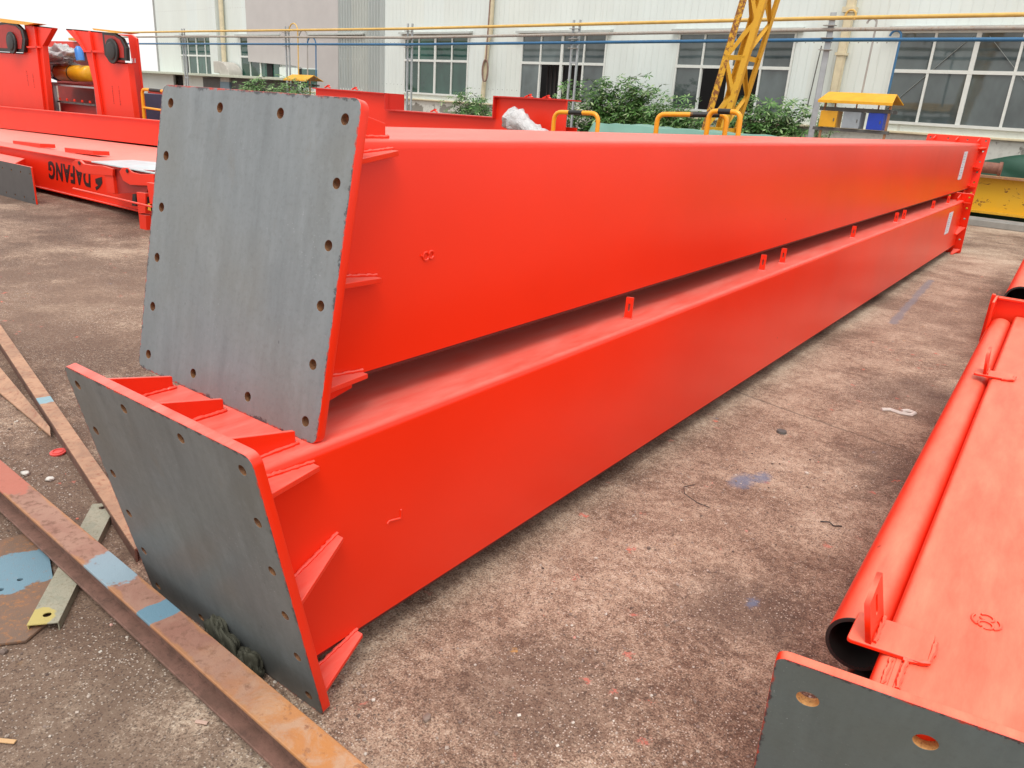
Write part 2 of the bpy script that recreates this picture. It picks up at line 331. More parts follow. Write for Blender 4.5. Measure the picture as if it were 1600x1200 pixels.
# ---------------------------------------------------------------- mesh helpers
def link(o, parent=None):
    COL.objects.link(o)
    if parent: o.parent = parent
    return o
def tag(o, label=None, cat=None, group=None, kind=None):
    for k_, v_ in (('label', label), ('category', cat), ('group', group), ('kind', kind)):
        if v_: o[k_] = v_
    return o
def empty(name, loc, rz=0, label=None, cat=None, group=None):
    o = bpy.data.objects.new(name, None); o.location = loc; o.rotation_euler = (0, 0, rz); o.empty_display_size = .2
    COL.objects.link(o); return tag(o, label, cat, group)
def copy_tree(o, parent=None):
    c = o.copy(); COL.objects.link(c); c.parent = parent
    for ch in o.children: copy_tree(ch, c)
    return c
class MB:
    def __init__(s): s.bm = bmesh.new()
    def box(s, c, d, rot=None):
        m = Matrix.Translation(c) @ (rot.to_4x4() if rot else Matrix()) @ Matrix.Diagonal((*d, 1))
        bmesh.ops.create_cube(s.bm, size=1, matrix=m); return s
    def bx(s, x0, x1, y0, y1, z0, z1): return s.box(((x0 + x1) / 2, (y0 + y1) / 2, (z0 + z1) / 2), (abs(x1 - x0), abs(y1 - y0), abs(z1 - z0)))
    def prism(s, pts, vec):
        v = Vector(vec); a = [s.bm.verts.new(p) for p in pts]; b = [s.bm.verts.new(Vector(p) + v) for p in pts]
        n = len(pts); f = [s.bm.faces.new(a), s.bm.faces.new(b[::-1])]
        for i in range(n): f.append(s.bm.faces.new((a[i], b[i], b[(i + 1) % n], a[(i + 1) % n])))
        bmesh.ops.recalc_face_normals(s.bm, faces=f); return s
    def bar(s, a, b, w_, h=None, up=(0, 0, 1)):
        a = Vector(a); b = Vector(b); d = (b - a); z = d.normalized(); u = Vector(up)
        if abs(z.dot(u)) > .98: u = Vector((0, 1, 0))
        x = u.cross(z).normalized(); y = z.cross(x)
        m = Matrix((x, y, z)).transposed()
        return s.box((a + b) / 2, (w_, h or w_, d.length), m)
    def tube(s, path, r, n=10, cap=True, jit=0, rnd=None):
        path = [Vector(p) for p in path]; rings = []; px_ = None
        for i, p in enumerate(path):
            t = (path[min(i + 1, len(path) - 1)] - path[max(i - 1, 0)]).normalized()
            if px_ is None: u = Vector((0, 0, 1)) if abs(t.z) < .9 else Vector((1, 0, 0)); px_ = u.cross(t).normalized()
            else: px_ = (px_ - t * px_.dot(t)).normalized()
            py_ = t.cross(px_); rr = r[i] if isinstance(r, (list, tuple)) else r
            ring = []
            for j in range(n):
                a = 2 * math.pi * j / n; q = rr * (1 + (rnd.uniform(-jit, jit) if jit else 0))
                ring.append(s.bm.verts.new(p + (px_ * math.cos(a) + py_ * math.sin(a)) * q))
            rings.append(ring)
        fs = []
        for i in range(len(rings) - 1):
            for j in range(n): fs.append(s.bm.faces.new((rings[i][j], rings[i][(j + 1) % n], rings[i + 1][(j + 1) % n], rings[i + 1][j])))
        if cap: fs.append(s.bm.faces.new(rings[0][::-1])); fs.append(s.bm.faces.new(rings[-1]))
        bmesh.ops.recalc_face_normals(s.bm, faces=fs)
        return s
    def build(s, name, mat, parent=None, bevel=0, smooth=True, sharp=40, matrix=None):
        me = bpy.data.meshes.new(name)
        if smooth:
            for f in s.bm.faces: f.smooth = True
            for e in s.bm.edges:
                if len(e.link_faces) == 2 and e.calc_face_angle(0) > R(sharp): e.smooth = False
        s.bm.to_mesh(me); s.bm.free()
        for m in (mat if isinstance(mat, list) else [mat]): me.materials.append(m)
        o = bpy.data.objects.new(name, me)
        if matrix is not None: o.matrix_local = matrix
        link(o, parent)
        if bevel:
            b = o.modifiers.new('bevel', 'BEVEL'); b.width = bevel; b.segments = 2; b.limit_method = 'ANGLE'; b.angle_limit = R(35)
        return o
def bend(path, r, seg=5):
    """round the corners of a polyline"""
    path = [Vector(p) for p in path]; out = [path[0]]
    for i in range(1, len(path) - 1):
        a, b, c = path[i - 1], path[i], path[i + 1]
        p = b + (a - b).normalized() * min(r, (a - b).length * .49); q = b + (c - b).normalized() * min(r, (c - b).length * .49)
        for j in range(seg + 1):
            t = j / seg; out.append(p * (1 - t) ** 2 + b * 2 * t * (1 - t) + q * t * t)
    out.append(path[-1]); return out
def rrect(w_, h, r, seg=5, x0=0, y0=0):
    pts = []
    for cx, cy, a0 in ((x0 + w_ - r, y0 + h - r, 0), (x0 + r, y0 + h - r, 90), (x0 + r, y0 + r, 180), (x0 + w_ - r, y0 + r, 270)):
        for j in range(seg + 1):
            a = R(a0 + 90 * j / seg); pts.append((cx + r * math.cos(a), cy + r * math.sin(a)))
    return pts
def curve_mesh(splines, ext, bev=0):
    cu = bpy.data.curves.new('tmp', 'CURVE'); cu.dimensions = '2D'; cu.fill_mode = 'BOTH'; cu.extrude = ext; cu.bevel_depth = bev; cu.bevel_resolution = 1
    if bev: cu.offset = -bev
    for pts in splines:
        sp = cu.splines.new('POLY'); sp.points.add(len(pts) - 1); sp.use_cyclic_u = True
        for i, p in enumerate(pts): sp.points[i].co = (p[0], p[1], 0, 1)
    o = bpy.data.objects.new('tmp', cu); COL.objects.link(o)
    dg = bpy.context.evaluated_depsgraph_get(); me = bpy.data.meshes.new_from_object(o.evaluated_get(dg))
    bpy.data.objects.remove(o); bpy.data.curves.remove(cu); return me
def circle(cx, cy, r, n=28): return [(cx + r * math.cos(2 * math.pi * i / n), cy + r * math.sin(2 * math.pi * i / n)) for i in range(n)]
def frame_matrix(o, yaw, lean):
    """plate axes: x along the plate, y up the plate (top leans towards the viewer by lean), z out of the front"""
    r = Vector((math.cos(yaw), math.sin(yaw), 0)); n0 = Vector((-math.sin(yaw), math.cos(yaw), 0))
    u = Vector((0, 0, math.cos(lean))) - n0 * math.sin(lean); n = r.cross(u)
    m = Matrix((r, u, n)).transposed().to_4x4(); m.translation = Vector(o); return m
def flange(name, w_, h, holes, hr, M, parent, front, side, rc=.028, t=.024, hole=None):
    """bolt plate with drilled holes; front face at local z = 0, thickness behind it"""
    me = curve_mesh([rrect(w_, h, rc)] + [circle(x, y, hr) for x, y in holes], t / 2, .0012)
    me.name = name
    me.transform(Matrix.Translation((0, 0, -t / 2)))
    for m in (side, front, hole or RUST_HOLE): me.materials.append(m)
    for p in me.polygons:
        c = p.center
        if p.normal.z > .9: p.material_index = 1
        elif any((c.x - x) ** 2 + (c.y - y) ** 2 < (hr * 1.25) ** 2 for x, y in holes) and abs(p.normal.z) < .95: p.material_index = 2
    o = bpy.data.objects.new(name, me); o.matrix_local = M; return link(o, parent)
rnd = random.Random(4)
def bead(parent, path, r=.004, mat=None):
    p = []; path = [Vector(q) for q in path]
    for i in range(len(path) - 1):
        n = max(2, int((path[i + 1] - path[i]).length / .008))
        for j in range(n): p.append(path[i].lerp(path[i + 1], j / n) + Vector([rnd.uniform(-.0012, .0012) for _ in range(3)]))
    p.append(path[-1])
    m = MB(); m.tube(p, [r * rnd.uniform(.75, 1.3) for _ in p], 7); return m.build('weld_seam', mat or RED, parent)

G = {
'let_web':[(-17.085,4.995,0.508),(-8.84,4.995,0.583),(-8.925,4.995,0.089),(-17.333,4.995,0.074)],
'let_text':[(-11.609,4.995,0.479),(-10.52,4.995,0.448),(-10.562,4.995,0.282),(-11.679,4.995,0.249)],
'emblem':[(-10.368,4.995,0.391),(-10.195,4.995,0.433),(-10.196,4.995,0.361),(-10.258,4.995,0.306),(-10.371,4.995,0.246),(-10.395,4.995,0.283),(-10.304,4.995,0.317),(-10.365,4.995,0.335)],
'rim':[(-23.18,6.9,0.829),(-12.072,6.9,1.002),(-12.137,6.9,0.629),(-23.435,6.9,0.382)],
'surf_front':[(-18.265,5.35,0.49),(-14.082,5.35,0.525),(-9.452,5.35,0.606)],
'wedges':[(-13.529,5.35,0.539),(-12.662,5.35,0.58),(-12.599,5.35,0.648),(-11.854,5.35,0.583),(-11.088,5.35,0.588),(-11.051,5.35,0.667)],
'lugarm1':[(-10.117,4.6,0.589),(-10.024,4.6,0.635),(-9.91,4.6,0.645),(-9.825,4.6,0.608),(-9.639,4.6,0.611),(-9.364,4.6,0.629),(-9.135,4.6,0.615),(-9.153,4.6,0.534),(-9.543,4.6,0.509),(-9.855,4.6,0.493),(-10.008,4.6,0.516)],
'lugarm2':[(-8.995,4.6,0.6),(-8.914,4.6,0.65),(-8.801,4.6,0.661),(-8.714,4.6,0.621),(-8.553,4.6,0.616),(-8.259,4.6,0.645),(-8.281,4.6,0.52),(-8.523,4.6,0.494),(-8.785,4.6,0.473),(-8.931,4.6,0.507)],
'deck':[(-9.616,4.6,0.642),(-8.209,4.6,0.637)],
'deck2':[(-9.823,5.2,0.629),(-8.996,5.2,0.681)],
'recess':[(-9.293,4.65,0.599),(-8.341,4.65,0.676),(-8.533,4.65,0.421),(-9.284,4.65,0.313)],
'leg':[(-9.37,4.6,0.607),(-9.179,4.6,0.611),(-9.17,4.6,0.329),(-9.347,4.6,0.323)],
'leg2':[(-8.33,4.55,0.551),(-8.175,4.55,0.554),(-8.188,4.55,0.189),(-8.295,4.55,0.245)],
'leg3':[(-8.661,4.6,0.409),(-8.471,4.6,0.416),(-8.513,4.6,0.192),(-8.667,4.6,0.165)],
'strut':[(-9.938,4.5,0.344),(-8.175,4.5,0.345)],
'blk':[(-8.787,4.62,0.372),(-8.717,4.62,0.38),(-8.744,4.62,0.24),(-8.828,4.62,0.237)],
'yel':[(-8.346,4.55,0.322),(-8.229,4.55,0.322),(-8.243,4.55,0.244),(-8.359,4.55,0.25)],
'gplate':[(-14.681,4.45,0.143),(-11.815,4.45,0.438),(-10.901,4.45,0.529),(-10.902,4.45,0.091),(-12.018,4.45,-0.094),(-15.092,4.45,-0.637)],
'fr1':[(-17.25,7.3,2.46),(-16.145,7.3,2.403),(-16.621,7.3,2.105),(-16.742,7.3,0.696),(-19.884,7.3,0.498),(-19.288,7.3,1.956),(-17.481,7.3,1.947),(-17.272,7.3,2.076)],
'fr2':[(-15.612,7.3,2.381),(-15.259,7.3,2.371),(-14.068,7.3,2.321),(-14.114,7.3,1.928),(-14.088,7.3,1.858),(-13.604,7.3,1.858),(-13.547,7.3,0.814),(-14.83,7.3,0.773),(-14.839,7.3,1.491),(-14.999,7.3,2.038)],
'guard1':[(-18.337,7.25,2.482),(-17.836,7.25,2.502),(-17.404,7.25,2.455),(-17.193,7.25,2.354),(-17.142,7.25,2.186),(-17.275,7.25,1.957),(-18.538,7.25,1.962)],
'guard2':[(-14.204,7.25,2.325),(-13.806,7.25,2.307),(-13.576,7.25,2.229),(-13.464,7.25,2.084),(-13.485,7.25,1.886),(-14.111,7.25,1.894),(-14.202,7.25,1.963)],
'hub':[(-17.673,7.22,2.122),(-17.728,7.22,1.971),(-13.874,7.22,2.026),(-13.901,7.22,1.906)],
'cap1':[(-18.175,7.2,2.567),(-16.584,7.2,2.469),(-16.964,7.2,2.437),(-18.201,7.2,2.499)],
'cap2':[(-14.459,7.2,2.38),(-13.341,7.2,2.322),(-13.628,7.2,2.307),(-14.423,7.2,2.35)],
'mid':[(-19.486,8.6,2.301),(-17.167,8.6,2.316),(-17.563,8.6,0.698),(-20.039,8.6,0.544),(-19.527,8.6,2.17),(-17.209,8.6,2.147)],
'gframe':[(-17.059,7.5,1.4),(-15.333,7.5,1.419),(-15.305,7.5,0.86),(-17.107,7.5,0.799)],
'motor':[(-17.648,8.0,1.616),(-16.42,8.0,1.651),(-16.388,8.0,1.781),(-16.457,8.0,1.509)],
'wrapb':[(-17.931,7.9,1.967),(-17.206,7.9,2.096),(-16.825,7.9,2.043),(-16.613,7.9,1.872),(-17.75,7.9,1.643),(-17.931,7.9,1.784)],
'bottle':[(-16.491,7.9,2.139),(-16.459,7.9,1.876)],
'post':[(-15.082,7.8,2.349),(-14.311,7.8,2.341),(-14.152,7.8,2.28),(-14.135,7.8,0.927),(-14.468,7.8,0.906),(-14.387,7.8,1.858),(-14.425,7.8,2.309)],
'rail':[(-13.479,7.4,0.926),(-13.399,7.4,1.345),(-13.237,7.4,1.453),(-12.612,7.4,1.449),(-13.414,7.4,1.159),(-12.665,7.4,1.128)],
'dbox':[(-15.552,8.4,1.354),(-15.362,8.4,1.362),(-15.412,8.4,0.863),(-15.605,8.4,0.852)],
'redbox':[(-16.15,9.0,1.407),(-15.345,9.0,1.38),(-15.434,9.0,0.839),(-16.254,9.0,0.852)],
'shed0':[(-32.14,1.663),(-28.248,1.732),(-21.255,2.074),(-26.524,1.724),(-25.605,1.748),(-26.693,0.951)],
'notch':[(-9.777,7.5,1.658),(-7.606,7.5,1.638),(-7.604,7.5,1.443),(-5.831,7.5,1.454),(-5.829,7.5,1.686),(-4.913,7.5,1.694)],
'wrap':[(-5.399,7.2,1.458),(-5.151,7.2,1.426),(-4.931,7.2,1.361)],
'rails':[(-6.002,9.0,1.247),(-6.026,9.0,1.49),(-5.959,9.0,1.534),(-5.406,9.0,1.558),(-5.333,9.0,1.5),(-5.309,9.0,1.297),(-4.471,9.0,1.335),(-4.503,9.0,1.557),(-4.432,9.0,1.606),(-3.873,9.0,1.638),(-3.864,9.0,1.38),(-3.842,9.0,1.647),(-3.807,9.0,1.677),(-3.534,9.0,1.678),(-3.472,9.0,1.626),(-3.426,9.0,1.405)],
'tarp':[(-5.87,9.5,1.362),(-5.67,9.5,1.417),(-4.985,9.5,1.422),(-4.438,9.5,1.435),(-4.005,9.5,1.442),(-3.436,9.5,1.459)],
'lat1':[(-4.859,12.0,3.262),(-5.167,12.0,1.402)],
'lat2':[(-4.531,12.0,3.256),(-4.862,12.0,1.423)],
'lat3':[(-4.418,12.45,3.313),(-4.8,12.45,1.433)],
'ybeam':[(-1.967,17.6,0.909),(-1.107,17.6,0.867),(-0.946,17.6,0.225),(-1.825,17.6,0.22)],
'ycurb':[(-1.801,17.2,0.189),(-0.908,17.2,0.188),(-0.871,17.2,0.041)],
'rpipe':[(-1.832,17.0,1.089),(-1.471,17.0,1.089)],
'rtarp':[(-1.859,18.2,1.317),(-1.271,18.2,1.343),(-1.16,18.2,0.9)],

}
# ---------------------------------------------------------------- ground
m = MB(); n_ = 1
m.bm.faces.new([m.bm.verts.new(p) for p in ((-160, -60, 0), (60, -60, 0), (60, 160, 0), (-160, 160, 0))])
tag(m.build('ground', GROUND), kind='structure')

# ---------------------------------------------------------------- the two stacked box girders
HC = [0.0514, .0514 + .7539 * .3250, .0514 + .7539 * .6750, .0514 + .7539]
HR = [.0514 + .7598 * k / 5 for k in range(6)]
PW, PH = .8567, .8626
HOLES = [(x, y) for x in HC for y in (HR[0], HR[5])] + [(x, y) for x in (HC[0], HC[3]) for y in HR[1:5]]
def box_girder(label, xr, yb, zb, lean, L, gz, topgx, mark, sticker):
    """xr: right edge of the plate; yb: plate foot; lean of both end plates; gz: heights of side gussets above zb"""
    root = empty('box_girder', (xr - PW / 2, yb, zb), 0, label, 'girder', 'red box girders stacked in the yard')
    X = PW / 2; ins = .0995; W0 = -X + ins; W1 = X - ins           # webs
    Z0 = ins * math.cos(lean) + .004; Z1 = (PH - ins) * math.cos(lean)
    tl = math.tan(lean)
    y_at = lambda z: -z * tl
    # body with pressed round top corners and a bottom plate standing proud
    prof = []; rr = .026
    for j in range(7):
        a = R(90 * j / 6); prof.append((W1 - rr + rr * math.cos(a), Z1 - rr + rr * math.sin(a)))
    for j in range(7):
        a = R(90 + 90 * j / 6); prof.append((W0 + rr + rr * math.cos(a), Z1 - rr + rr * math.sin(a)))
    prof += [(W0, Z0 + .012), (W1, Z0 + .012)]
    m = MB(); N = 24; rings = []
    for i in range(N + 1):
        t = i / N; rings.append([m.bm.verts.new((x, y_at(z) + .012 + t * L, z)) for x, z in prof])
    for i in range(N):
        for j in range(len(prof)): m.bm.faces.new((rings[i][j], rings[i][(j + 1) % len(prof)], rings[i + 1][(j + 1) % len(prof)], rings[i + 1][j]))
    bmesh.ops.recalc_face_normals(m.bm, faces=m.bm.faces)
    m.build('web_box', RED, root)
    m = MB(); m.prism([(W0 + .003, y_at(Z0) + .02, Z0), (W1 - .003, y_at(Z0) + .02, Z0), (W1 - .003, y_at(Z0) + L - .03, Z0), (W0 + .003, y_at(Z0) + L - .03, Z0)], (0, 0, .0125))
    m.build('bottom_plate', UNDERSHADE, root, bevel=.002)
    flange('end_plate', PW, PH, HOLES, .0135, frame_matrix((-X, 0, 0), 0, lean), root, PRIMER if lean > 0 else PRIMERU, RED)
    Mb = frame_matrix((-X, L, 0), 0, lean)
    flange('end_plate', PW, PH, HOLES, .0135, Mb, root, RED, RED)
    # gussets, both ends
    for e in (0, 1):
        for side in (1, -1):
            for k, (z, dz) in enumerate(gz):
                wx = (W1 if side > 0 else W0); ya = y_at(z) + (.018 if e == 0 else L - .020); s = 1 if e == 0 else -1; ln = .200; dz = dz * s
                m = MB(); m.prism([(wx, ya, z), (wx + side * .088, ya, z), (wx + side * .084, ya + s * .012, z + dz * .08), (wx + side * .030, ya + s * ln, z + dz), (wx, ya + s * ln, z + dz)], (0, 0, -.014))
                m.build('gusset', RED, root, bevel=.0015)
                if e == 0 and side > 0:
                    bead(root, [(wx + .004, ya + .004, z + .002), (wx + .004, ya + s * (ln + .004), z + dz + .003)], .0050)
                    bead(root, [(wx + .004, ya, z - .012), (wx + .004, ya + s * ln, z + dz - .012)], .0040)
        for x in topgx:
            for zz, sg in ((Z1, 1), (Z0, -1)):
                s = 1 if e == 0 else -1
                y1_ = y_at(zz + sg * .08) + (.018 if e == 0 else L - .02); y0_ = y_at(zz) + (.018 if e == 0 else L - .02)
                m = MB(); m.prism([(x, y0_, zz), (x, y1_, zz + sg * .080), (x, y1_ + s * .012, zz + sg * .080), (x, y0_ + s * .200, zz + sg * .038), (x, y0_ + s * .200, zz)], (.013, 0, 0))
                m.build('gusset', RED, root, bevel=.0015)
                if e == 0 and sg > 0: bead(root, [(x + .017, y0_, zz + .003), (x + .015, y0_ + .205, zz + .003), (x - .002, y0_ + .209, zz + .003)], .0055)
    return root, W0, W1, Z0, Z1
lo = box_girder('lower red box girder lying on the concrete with another girder stacked on it', -1.3195, 1.0776, 0.0, .212, 11.65,
                ((.728, -.014), (.385, .088), (.065, .052)), (-.305, -.052, .258), 'L', 0)
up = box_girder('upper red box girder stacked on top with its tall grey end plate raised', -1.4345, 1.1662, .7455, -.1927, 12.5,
                ((.706, .016), (.408, -.022), (.140, -.020)), (-.31, 0, .288), '8', 0)
def torus_bead(parent, c, rad, r, axis='x', a0=0, a1=360, sq=1.0):
    pts = []
    for i in range(19):
        a = R(a0 + (a1 - a0) * i / 18)
        if axis == 'x': pts.append((c[0], c[1] + rad * math.cos(a), c[2] + rad * sq * math.sin(a)))
        else: pts.append((c[0] + rad * math.cos(a), c[1] + rad * sq * math.sin(a), c[2]))
    return pts
def bead_mark(parent, paths, r):
    m = MB()
    for p in paths: m.tube([Vector(q) + Vector([rnd.uniform(-.0005, .0005) for _ in range(3)]) for q in p], r, 7)
    return m.build('weld_number', RED, parent)
# upper: an 8 on its side; lower: an angular 7
uy = 1.68 - 1.1662; uz = 1.166 - .7455; ux = up[2] + .0012
bead_mark(up[0], [torus_bead(0, (ux, uy - .010, uz - .002), .012, 0, 'x', 0, 360), torus_bead(0, (ux, uy + .013, uz), .011, 0, 'x', -150, 170),
                  [(ux, uy - .034, uz + .003), (ux, uy - .024, uz - .001)]], .0030)
ly = 1.462 - 1.0776; lx_ = lo[2] + .0012
bead_mark(lo[0], [[(lx_, ly, .445), (lx_, ly + .001, .428), (lx_, ly, .415)], [(lx_, ly, .415), (lx_, ly - .022, .420), (lx_, ly - .048, .426), (lx_, ly - .055, .420)]], .0030)
# slotted lugs on the lower girder
for y in (2.96, 4.66, 5.04, 6.82, 8.48, 8.85, 10.56, 11.7):
    slot = rrect(.009, .034, .0044, 4, .0125, .035)
    me = curve_mesh([rrect(.034, .098, .003, 2), slot], .004, 0); me.materials.append(RED)
    me.transform(Matrix.Rotation(R(90), 4, 'X') @ Matrix.Translation((0, 0, 0)))
    o = bpy.data.objects.new('slotted_lug', me); o.location = (-1.525 - lo[0].location.x, y - 1.0776, lo[4] - .001); o.rotation_euler = (0, 0, R(18)); link(o, lo[0])
    me2 = MB(); me2.tube([(-.004, 0, 0), (.038, 0, 0)], .005, 6)
    o2 = me2.build('weld_seam', RED, o); o2.location = (0, -.004, .001)
# delivery stickers near the far ends
for root, W1, y, z, hh in ((up[0], up[2], 12.42, 1.21, .37), (lo[0], lo[2], 11.55, .515, .28)):
    bx, by, bz = root.location
    o = MB().bx(W1 + .0005, W1 + .0025, y - by - .16, y - by + .16, z - bz - hh / 2, z - bz + hh / 2).build('sticker', PAPER, root)
    m = MB()
    for i in range(9):
        q = z - bz + hh * (.42 - i * .095); m.bx(W1 + .0028, W1 + .0034, y - by - .12, y - by + rnd.uniform(-.05, .08), q, q - .006)
    m.build('printed_lines', INKM, o)

# ---------------------------------------------------------------- third girder at the right, with pipe
g3 = empty('pipe_girder', (-.266, 1.315, 0), R(1.2), 'red girder with a long pipe along its edge, in the right foreground', 'girder')
# local frame: x right, y away
ZT = .628
m = MB(); rr = .02; prof = []
for j in range(6):
    a = R(180 - 90 * j / 5); prof.append((.158 + rr + rr * math.cos(a), ZT - rr + rr * math.sin(a)))
prof += [(.85, ZT), (.85, .08), (.158, .08)]
rings = []
for i in range(9): rings.append([m.bm.verts.new((x, .021 + ((ZT - z) * .309 + x * .1405) * (1 - i / 8) + 3.93 * i / 8, z)) for x, z in prof])
for i in range(8):
    for j in range(len(prof)): m.bm.faces.new((rings[i][j], rings[i][(j + 1) % len(prof)], rings[i + 1][(j + 1) % len(prof)], rings[i + 1][j]))
bmesh.ops.recalc_face_normals(m.bm, faces=m.bm.faces)
m.bm.faces.new([v for v in rings[0]]); bmesh.ops.recalc_face_normals(m.bm, faces=m.bm.faces)
m.build('web_box', RED2, g3)
hx = [.072, .2815, .491, .70, .91]
h3 = [(x, .62 - .098) for x in hx] + [(.072, .62 - .098 - .34 * k) for k in (1,)] + [(.91, .62 - .098 - .34 * k) for k in (1,)]
flange('end_plate', .98, .62, h3, .0215, frame_matrix((0 - .62 * math.sin(.3) * math.sin(R(8)), .62 * math.sin(.3) * math.cos(R(8)), ZT + .004 - .62 * math.cos(.3)), R(8), .3), g3, PRIMER3, RED2, .022, .018, RUST_HOLE2)
pc = Vector((.104, 0, .545)); pr = .0615
m = MB(); m.tube([(pc.x, .270, pc.z), (pc.x, 3.93, pc.z)], pr, 40, cap=False); m.build('pipe', RED2, g3)
m = MB()
m.tube([(pc.x, .268, pc.z), (pc.x, .75, pc.z)], pr - .007, 32, cap=False); 
rg = [(pr + .0006, .2720), (pr + .0006, .268), (pr - .007, .268)]
m.tube([(pc.x, .75, pc.z), (pc.x, .751, pc.z)], pr - .007, 32)
for (ra, ya), (rb, yb_) in zip(rg[:-1], rg[1:]):
    va = [m.bm.verts.new((pc.x + ra * math.cos(2 * math.pi * i / 40), ya, pc.z + ra * math.sin(2 * math.pi * i / 40))) for i in range(40)]
    vb = [m.bm.verts.new((pc.x + rb * math.cos(2 * math.pi * i / 40), yb_, pc.z + rb * math.sin(2 * math.pi * i / 40))) for i in range(40)]
    for i in range(40): m.bm.faces.new((va[i], va[(i + 1) % 40], vb[(i + 1) % 40], vb[i]))
m.build('pipe_bore', BORE, g3)
# second pipe below it, only its end shows
m = MB(); m.tube([(.135, .20, .452), (.135, 3.9, .452)], .036, 24, cap=False); m.tube([(.135, .26, .452), (.135, .27, .452)], .036, 24); m.build('lower_pipe', BLACK, g3)
def tab(y, w_, parent, fin=True):
    z = ZT + .002
    pts = rrect(.145, w_, .010, 4, -.0, 0)
    m = MB(); m.prism([(.097 + a, y + b + .14 * a, z) for a, b in pts], (0, 0, .009))
    t = m.build('clamp_tab', RED2, parent, bevel=.002)
    slot = rrect(.018, .045, .008, 5, .052, .034)
    me = curve_mesh([[(0, 0), (.125, 0), (.122, .098), (.0, .088)], slot], .0055, 0); me.materials.append(RED2)
    me.transform(Matrix.Rotation(R(90), 4, 'Z') @ Matrix.Rotation(R(90), 4, 'X'))
    o = bpy.data.objects.new('fin', me); o.location = (.136, y + .010, z + .008); o.rotation_euler = (0, R(-13 if y < 1 else -6), 0); link(o, parent)
    bead(parent, [(.146, y + .02, z + .011), (.146, y + .125, z + .011)], .0035, RED2)
    bead(parent, [(.200, y + .012, z + .003), (.244, y + .030, z + .006), (.246, y + w_ * .95, z + .006)], .0055, RED2)
tab(.138, .115, g3); tab(2.42, .10, g3)
m = MB(); m.prism([(.190, .045, ZT + .0015), (.190, .16, ZT + .0015), (.190, .16, ZT - .01), (.190, .055, ZT - .01)], (.010, 0, 0)); m.build('gusset', RED2, g3, bevel=.001)
m = MB(); m.prism([(.06, .075, ZT - .14), (.158, .09, ZT - .14), (.158, .20, ZT - .14), (.12, .20, ZT - .14)], (0, 0, -.01)); m.build('gusset', RED2, g3, bevel=.001)
bead(g3, [(.207, .055, ZT + .002), (.207, .15, ZT + .004)], .005, RED2)
bead(g3, [(.182, .05, ZT + .001), (.182, .14, ZT + .002)], .004, RED2)
m = MB(); cx3, cy3, cz3 = .322, .412, ZT + .001
for cc, rad, a0, a1 in (((cx3, cy3 + .016), .013, -160, 150), ((cx3, cy3 - .014), .014, -100, 240), ((cx3, cy3), .027, 150, 235), ((cx3, cy3), .027, -55, 40)):
    m.tube([(cc[0] + rad * math.cos(R(a0 + (a1 - a0) * i / 14)), cc[1] + rad * math.sin(R(a0 + (a1 - a0) * i / 14)), cz3) for i in range(15)], .0030, 7)
m.build('weld_number', RED2, g3)
# far end bracket box that the pipe runs into
m = MB(); m.bx(.038, .052, 3.74, 3.97, .50, .725); m.bx(.038, .85, 3.971, 3.985, .12, .725); m.bx(.053, .85, 3.945, 3.9705, .708, .722)
m.bx(.018, .0375, 3.955, 3.985, .44, .733)
m.build('end_bracket', RED2, g3, bevel=.004)
# the next piece behind
g4 = empty('pipe_girder', (-.30, 6.3, 0), R(1.2), 'far red girder at the right edge showing only its open black pipe end', 'girder')
m = MB(); m.bx(.20, .95, .25, 4.0, .08, .62); m.build('web_box', RED2, g4, bevel=.012)
m = MB(); m.tube([(.075, 0, .55), (.075, 4.0, .55)], .098, 36, cap=False); m.build('pipe', RED2, g4)
m = MB(); m.tube([(.075, -.004, .55), (.075, .5, .55)], .087, 32, cap=False); m.tube([(.075, .5, .55), (.075, .51, .55)], .087, 32)
va = [m.bm.verts.new((.075 + .099 * math.cos(2 * math.pi * i / 40), -.004, .55 + .099 * math.sin(2 * math.pi * i / 40))) for i in range(40)]
vb = [m.bm.verts.new((.075 + .087 * math.cos(2 * math.pi * i / 40), -.004, .55 + .087 * math.sin(2 * math.pi * i / 40))) for i in range(40)]
for i in range(40): m.bm.faces.new((va[i], va[(i + 1) % 40], vb[(i + 1) % 40], vb[i]))
m.build('pipe_bore', BORE, g4)
m = MB(); m.bx(.155, .34, .03, .14, .615, .626); m.build('clamp_tab', RED2, g4, bevel=.002)

# ---------------------------------------------------------------- rusty scrap at the left
RUSTA = m_rust('rusty_beam_steel', (.27, .13, .095), (.33, .185, .135), (.16, .075, .05), 6,
               [(.80, -.005, .098, .95, 1.0, (.22, .31, .37)), (1.105, .0, .060, 1.25, .7, (.11, .23, .31)), (-.20, .0, .10, .35, 1, (.40, .13, .09))], grad=(1.25, 1.9))
RUSTO = m_rust('orange_rust', (.42, .20, .10), (.40, .26, .17), (.50, .21, .05), 10)
RUSTD = m_rust('dark_rust', (.13, .07, .052), (.20, .105, .08), (.10, .055, .042), 12)
RUSTB = m_rust('rusty_angle_steel', (.30, .17, .11), (.42, .24, .15), (.26, .10, .06), 8, [(1.78, 0, .05, 1.0, .2, (.22, .36, .42))])
RUSTP = m_rust('rusty_plate_with_blue', (.20, .11, .07), (.16, .10, .07), (.36, .15, .05), 14, [(-.17, .01, .115, .9, .8, (.14, .25, .32))])
PERF = m_rust('weathered_channel_paint', (.26, .26, .20), (.32, .30, .23), (.22, .19, .13), 18, [(.03, .02, .05, .9, 1.0, (.46, .37, .12))])
ib = empty('rusty_beam', (-2.98, .985, .035), R(-2.6), 'long rusty I-beam with blue paint patches on the ground in front of the grey plates', 'steel beam')
L = 2.75; hB = .112; X0 = -.75
o = MB().bx(X0, L, -.046, .046, hB - .010, hB).build('top_flange', RUSTA, ib, bevel=.002)
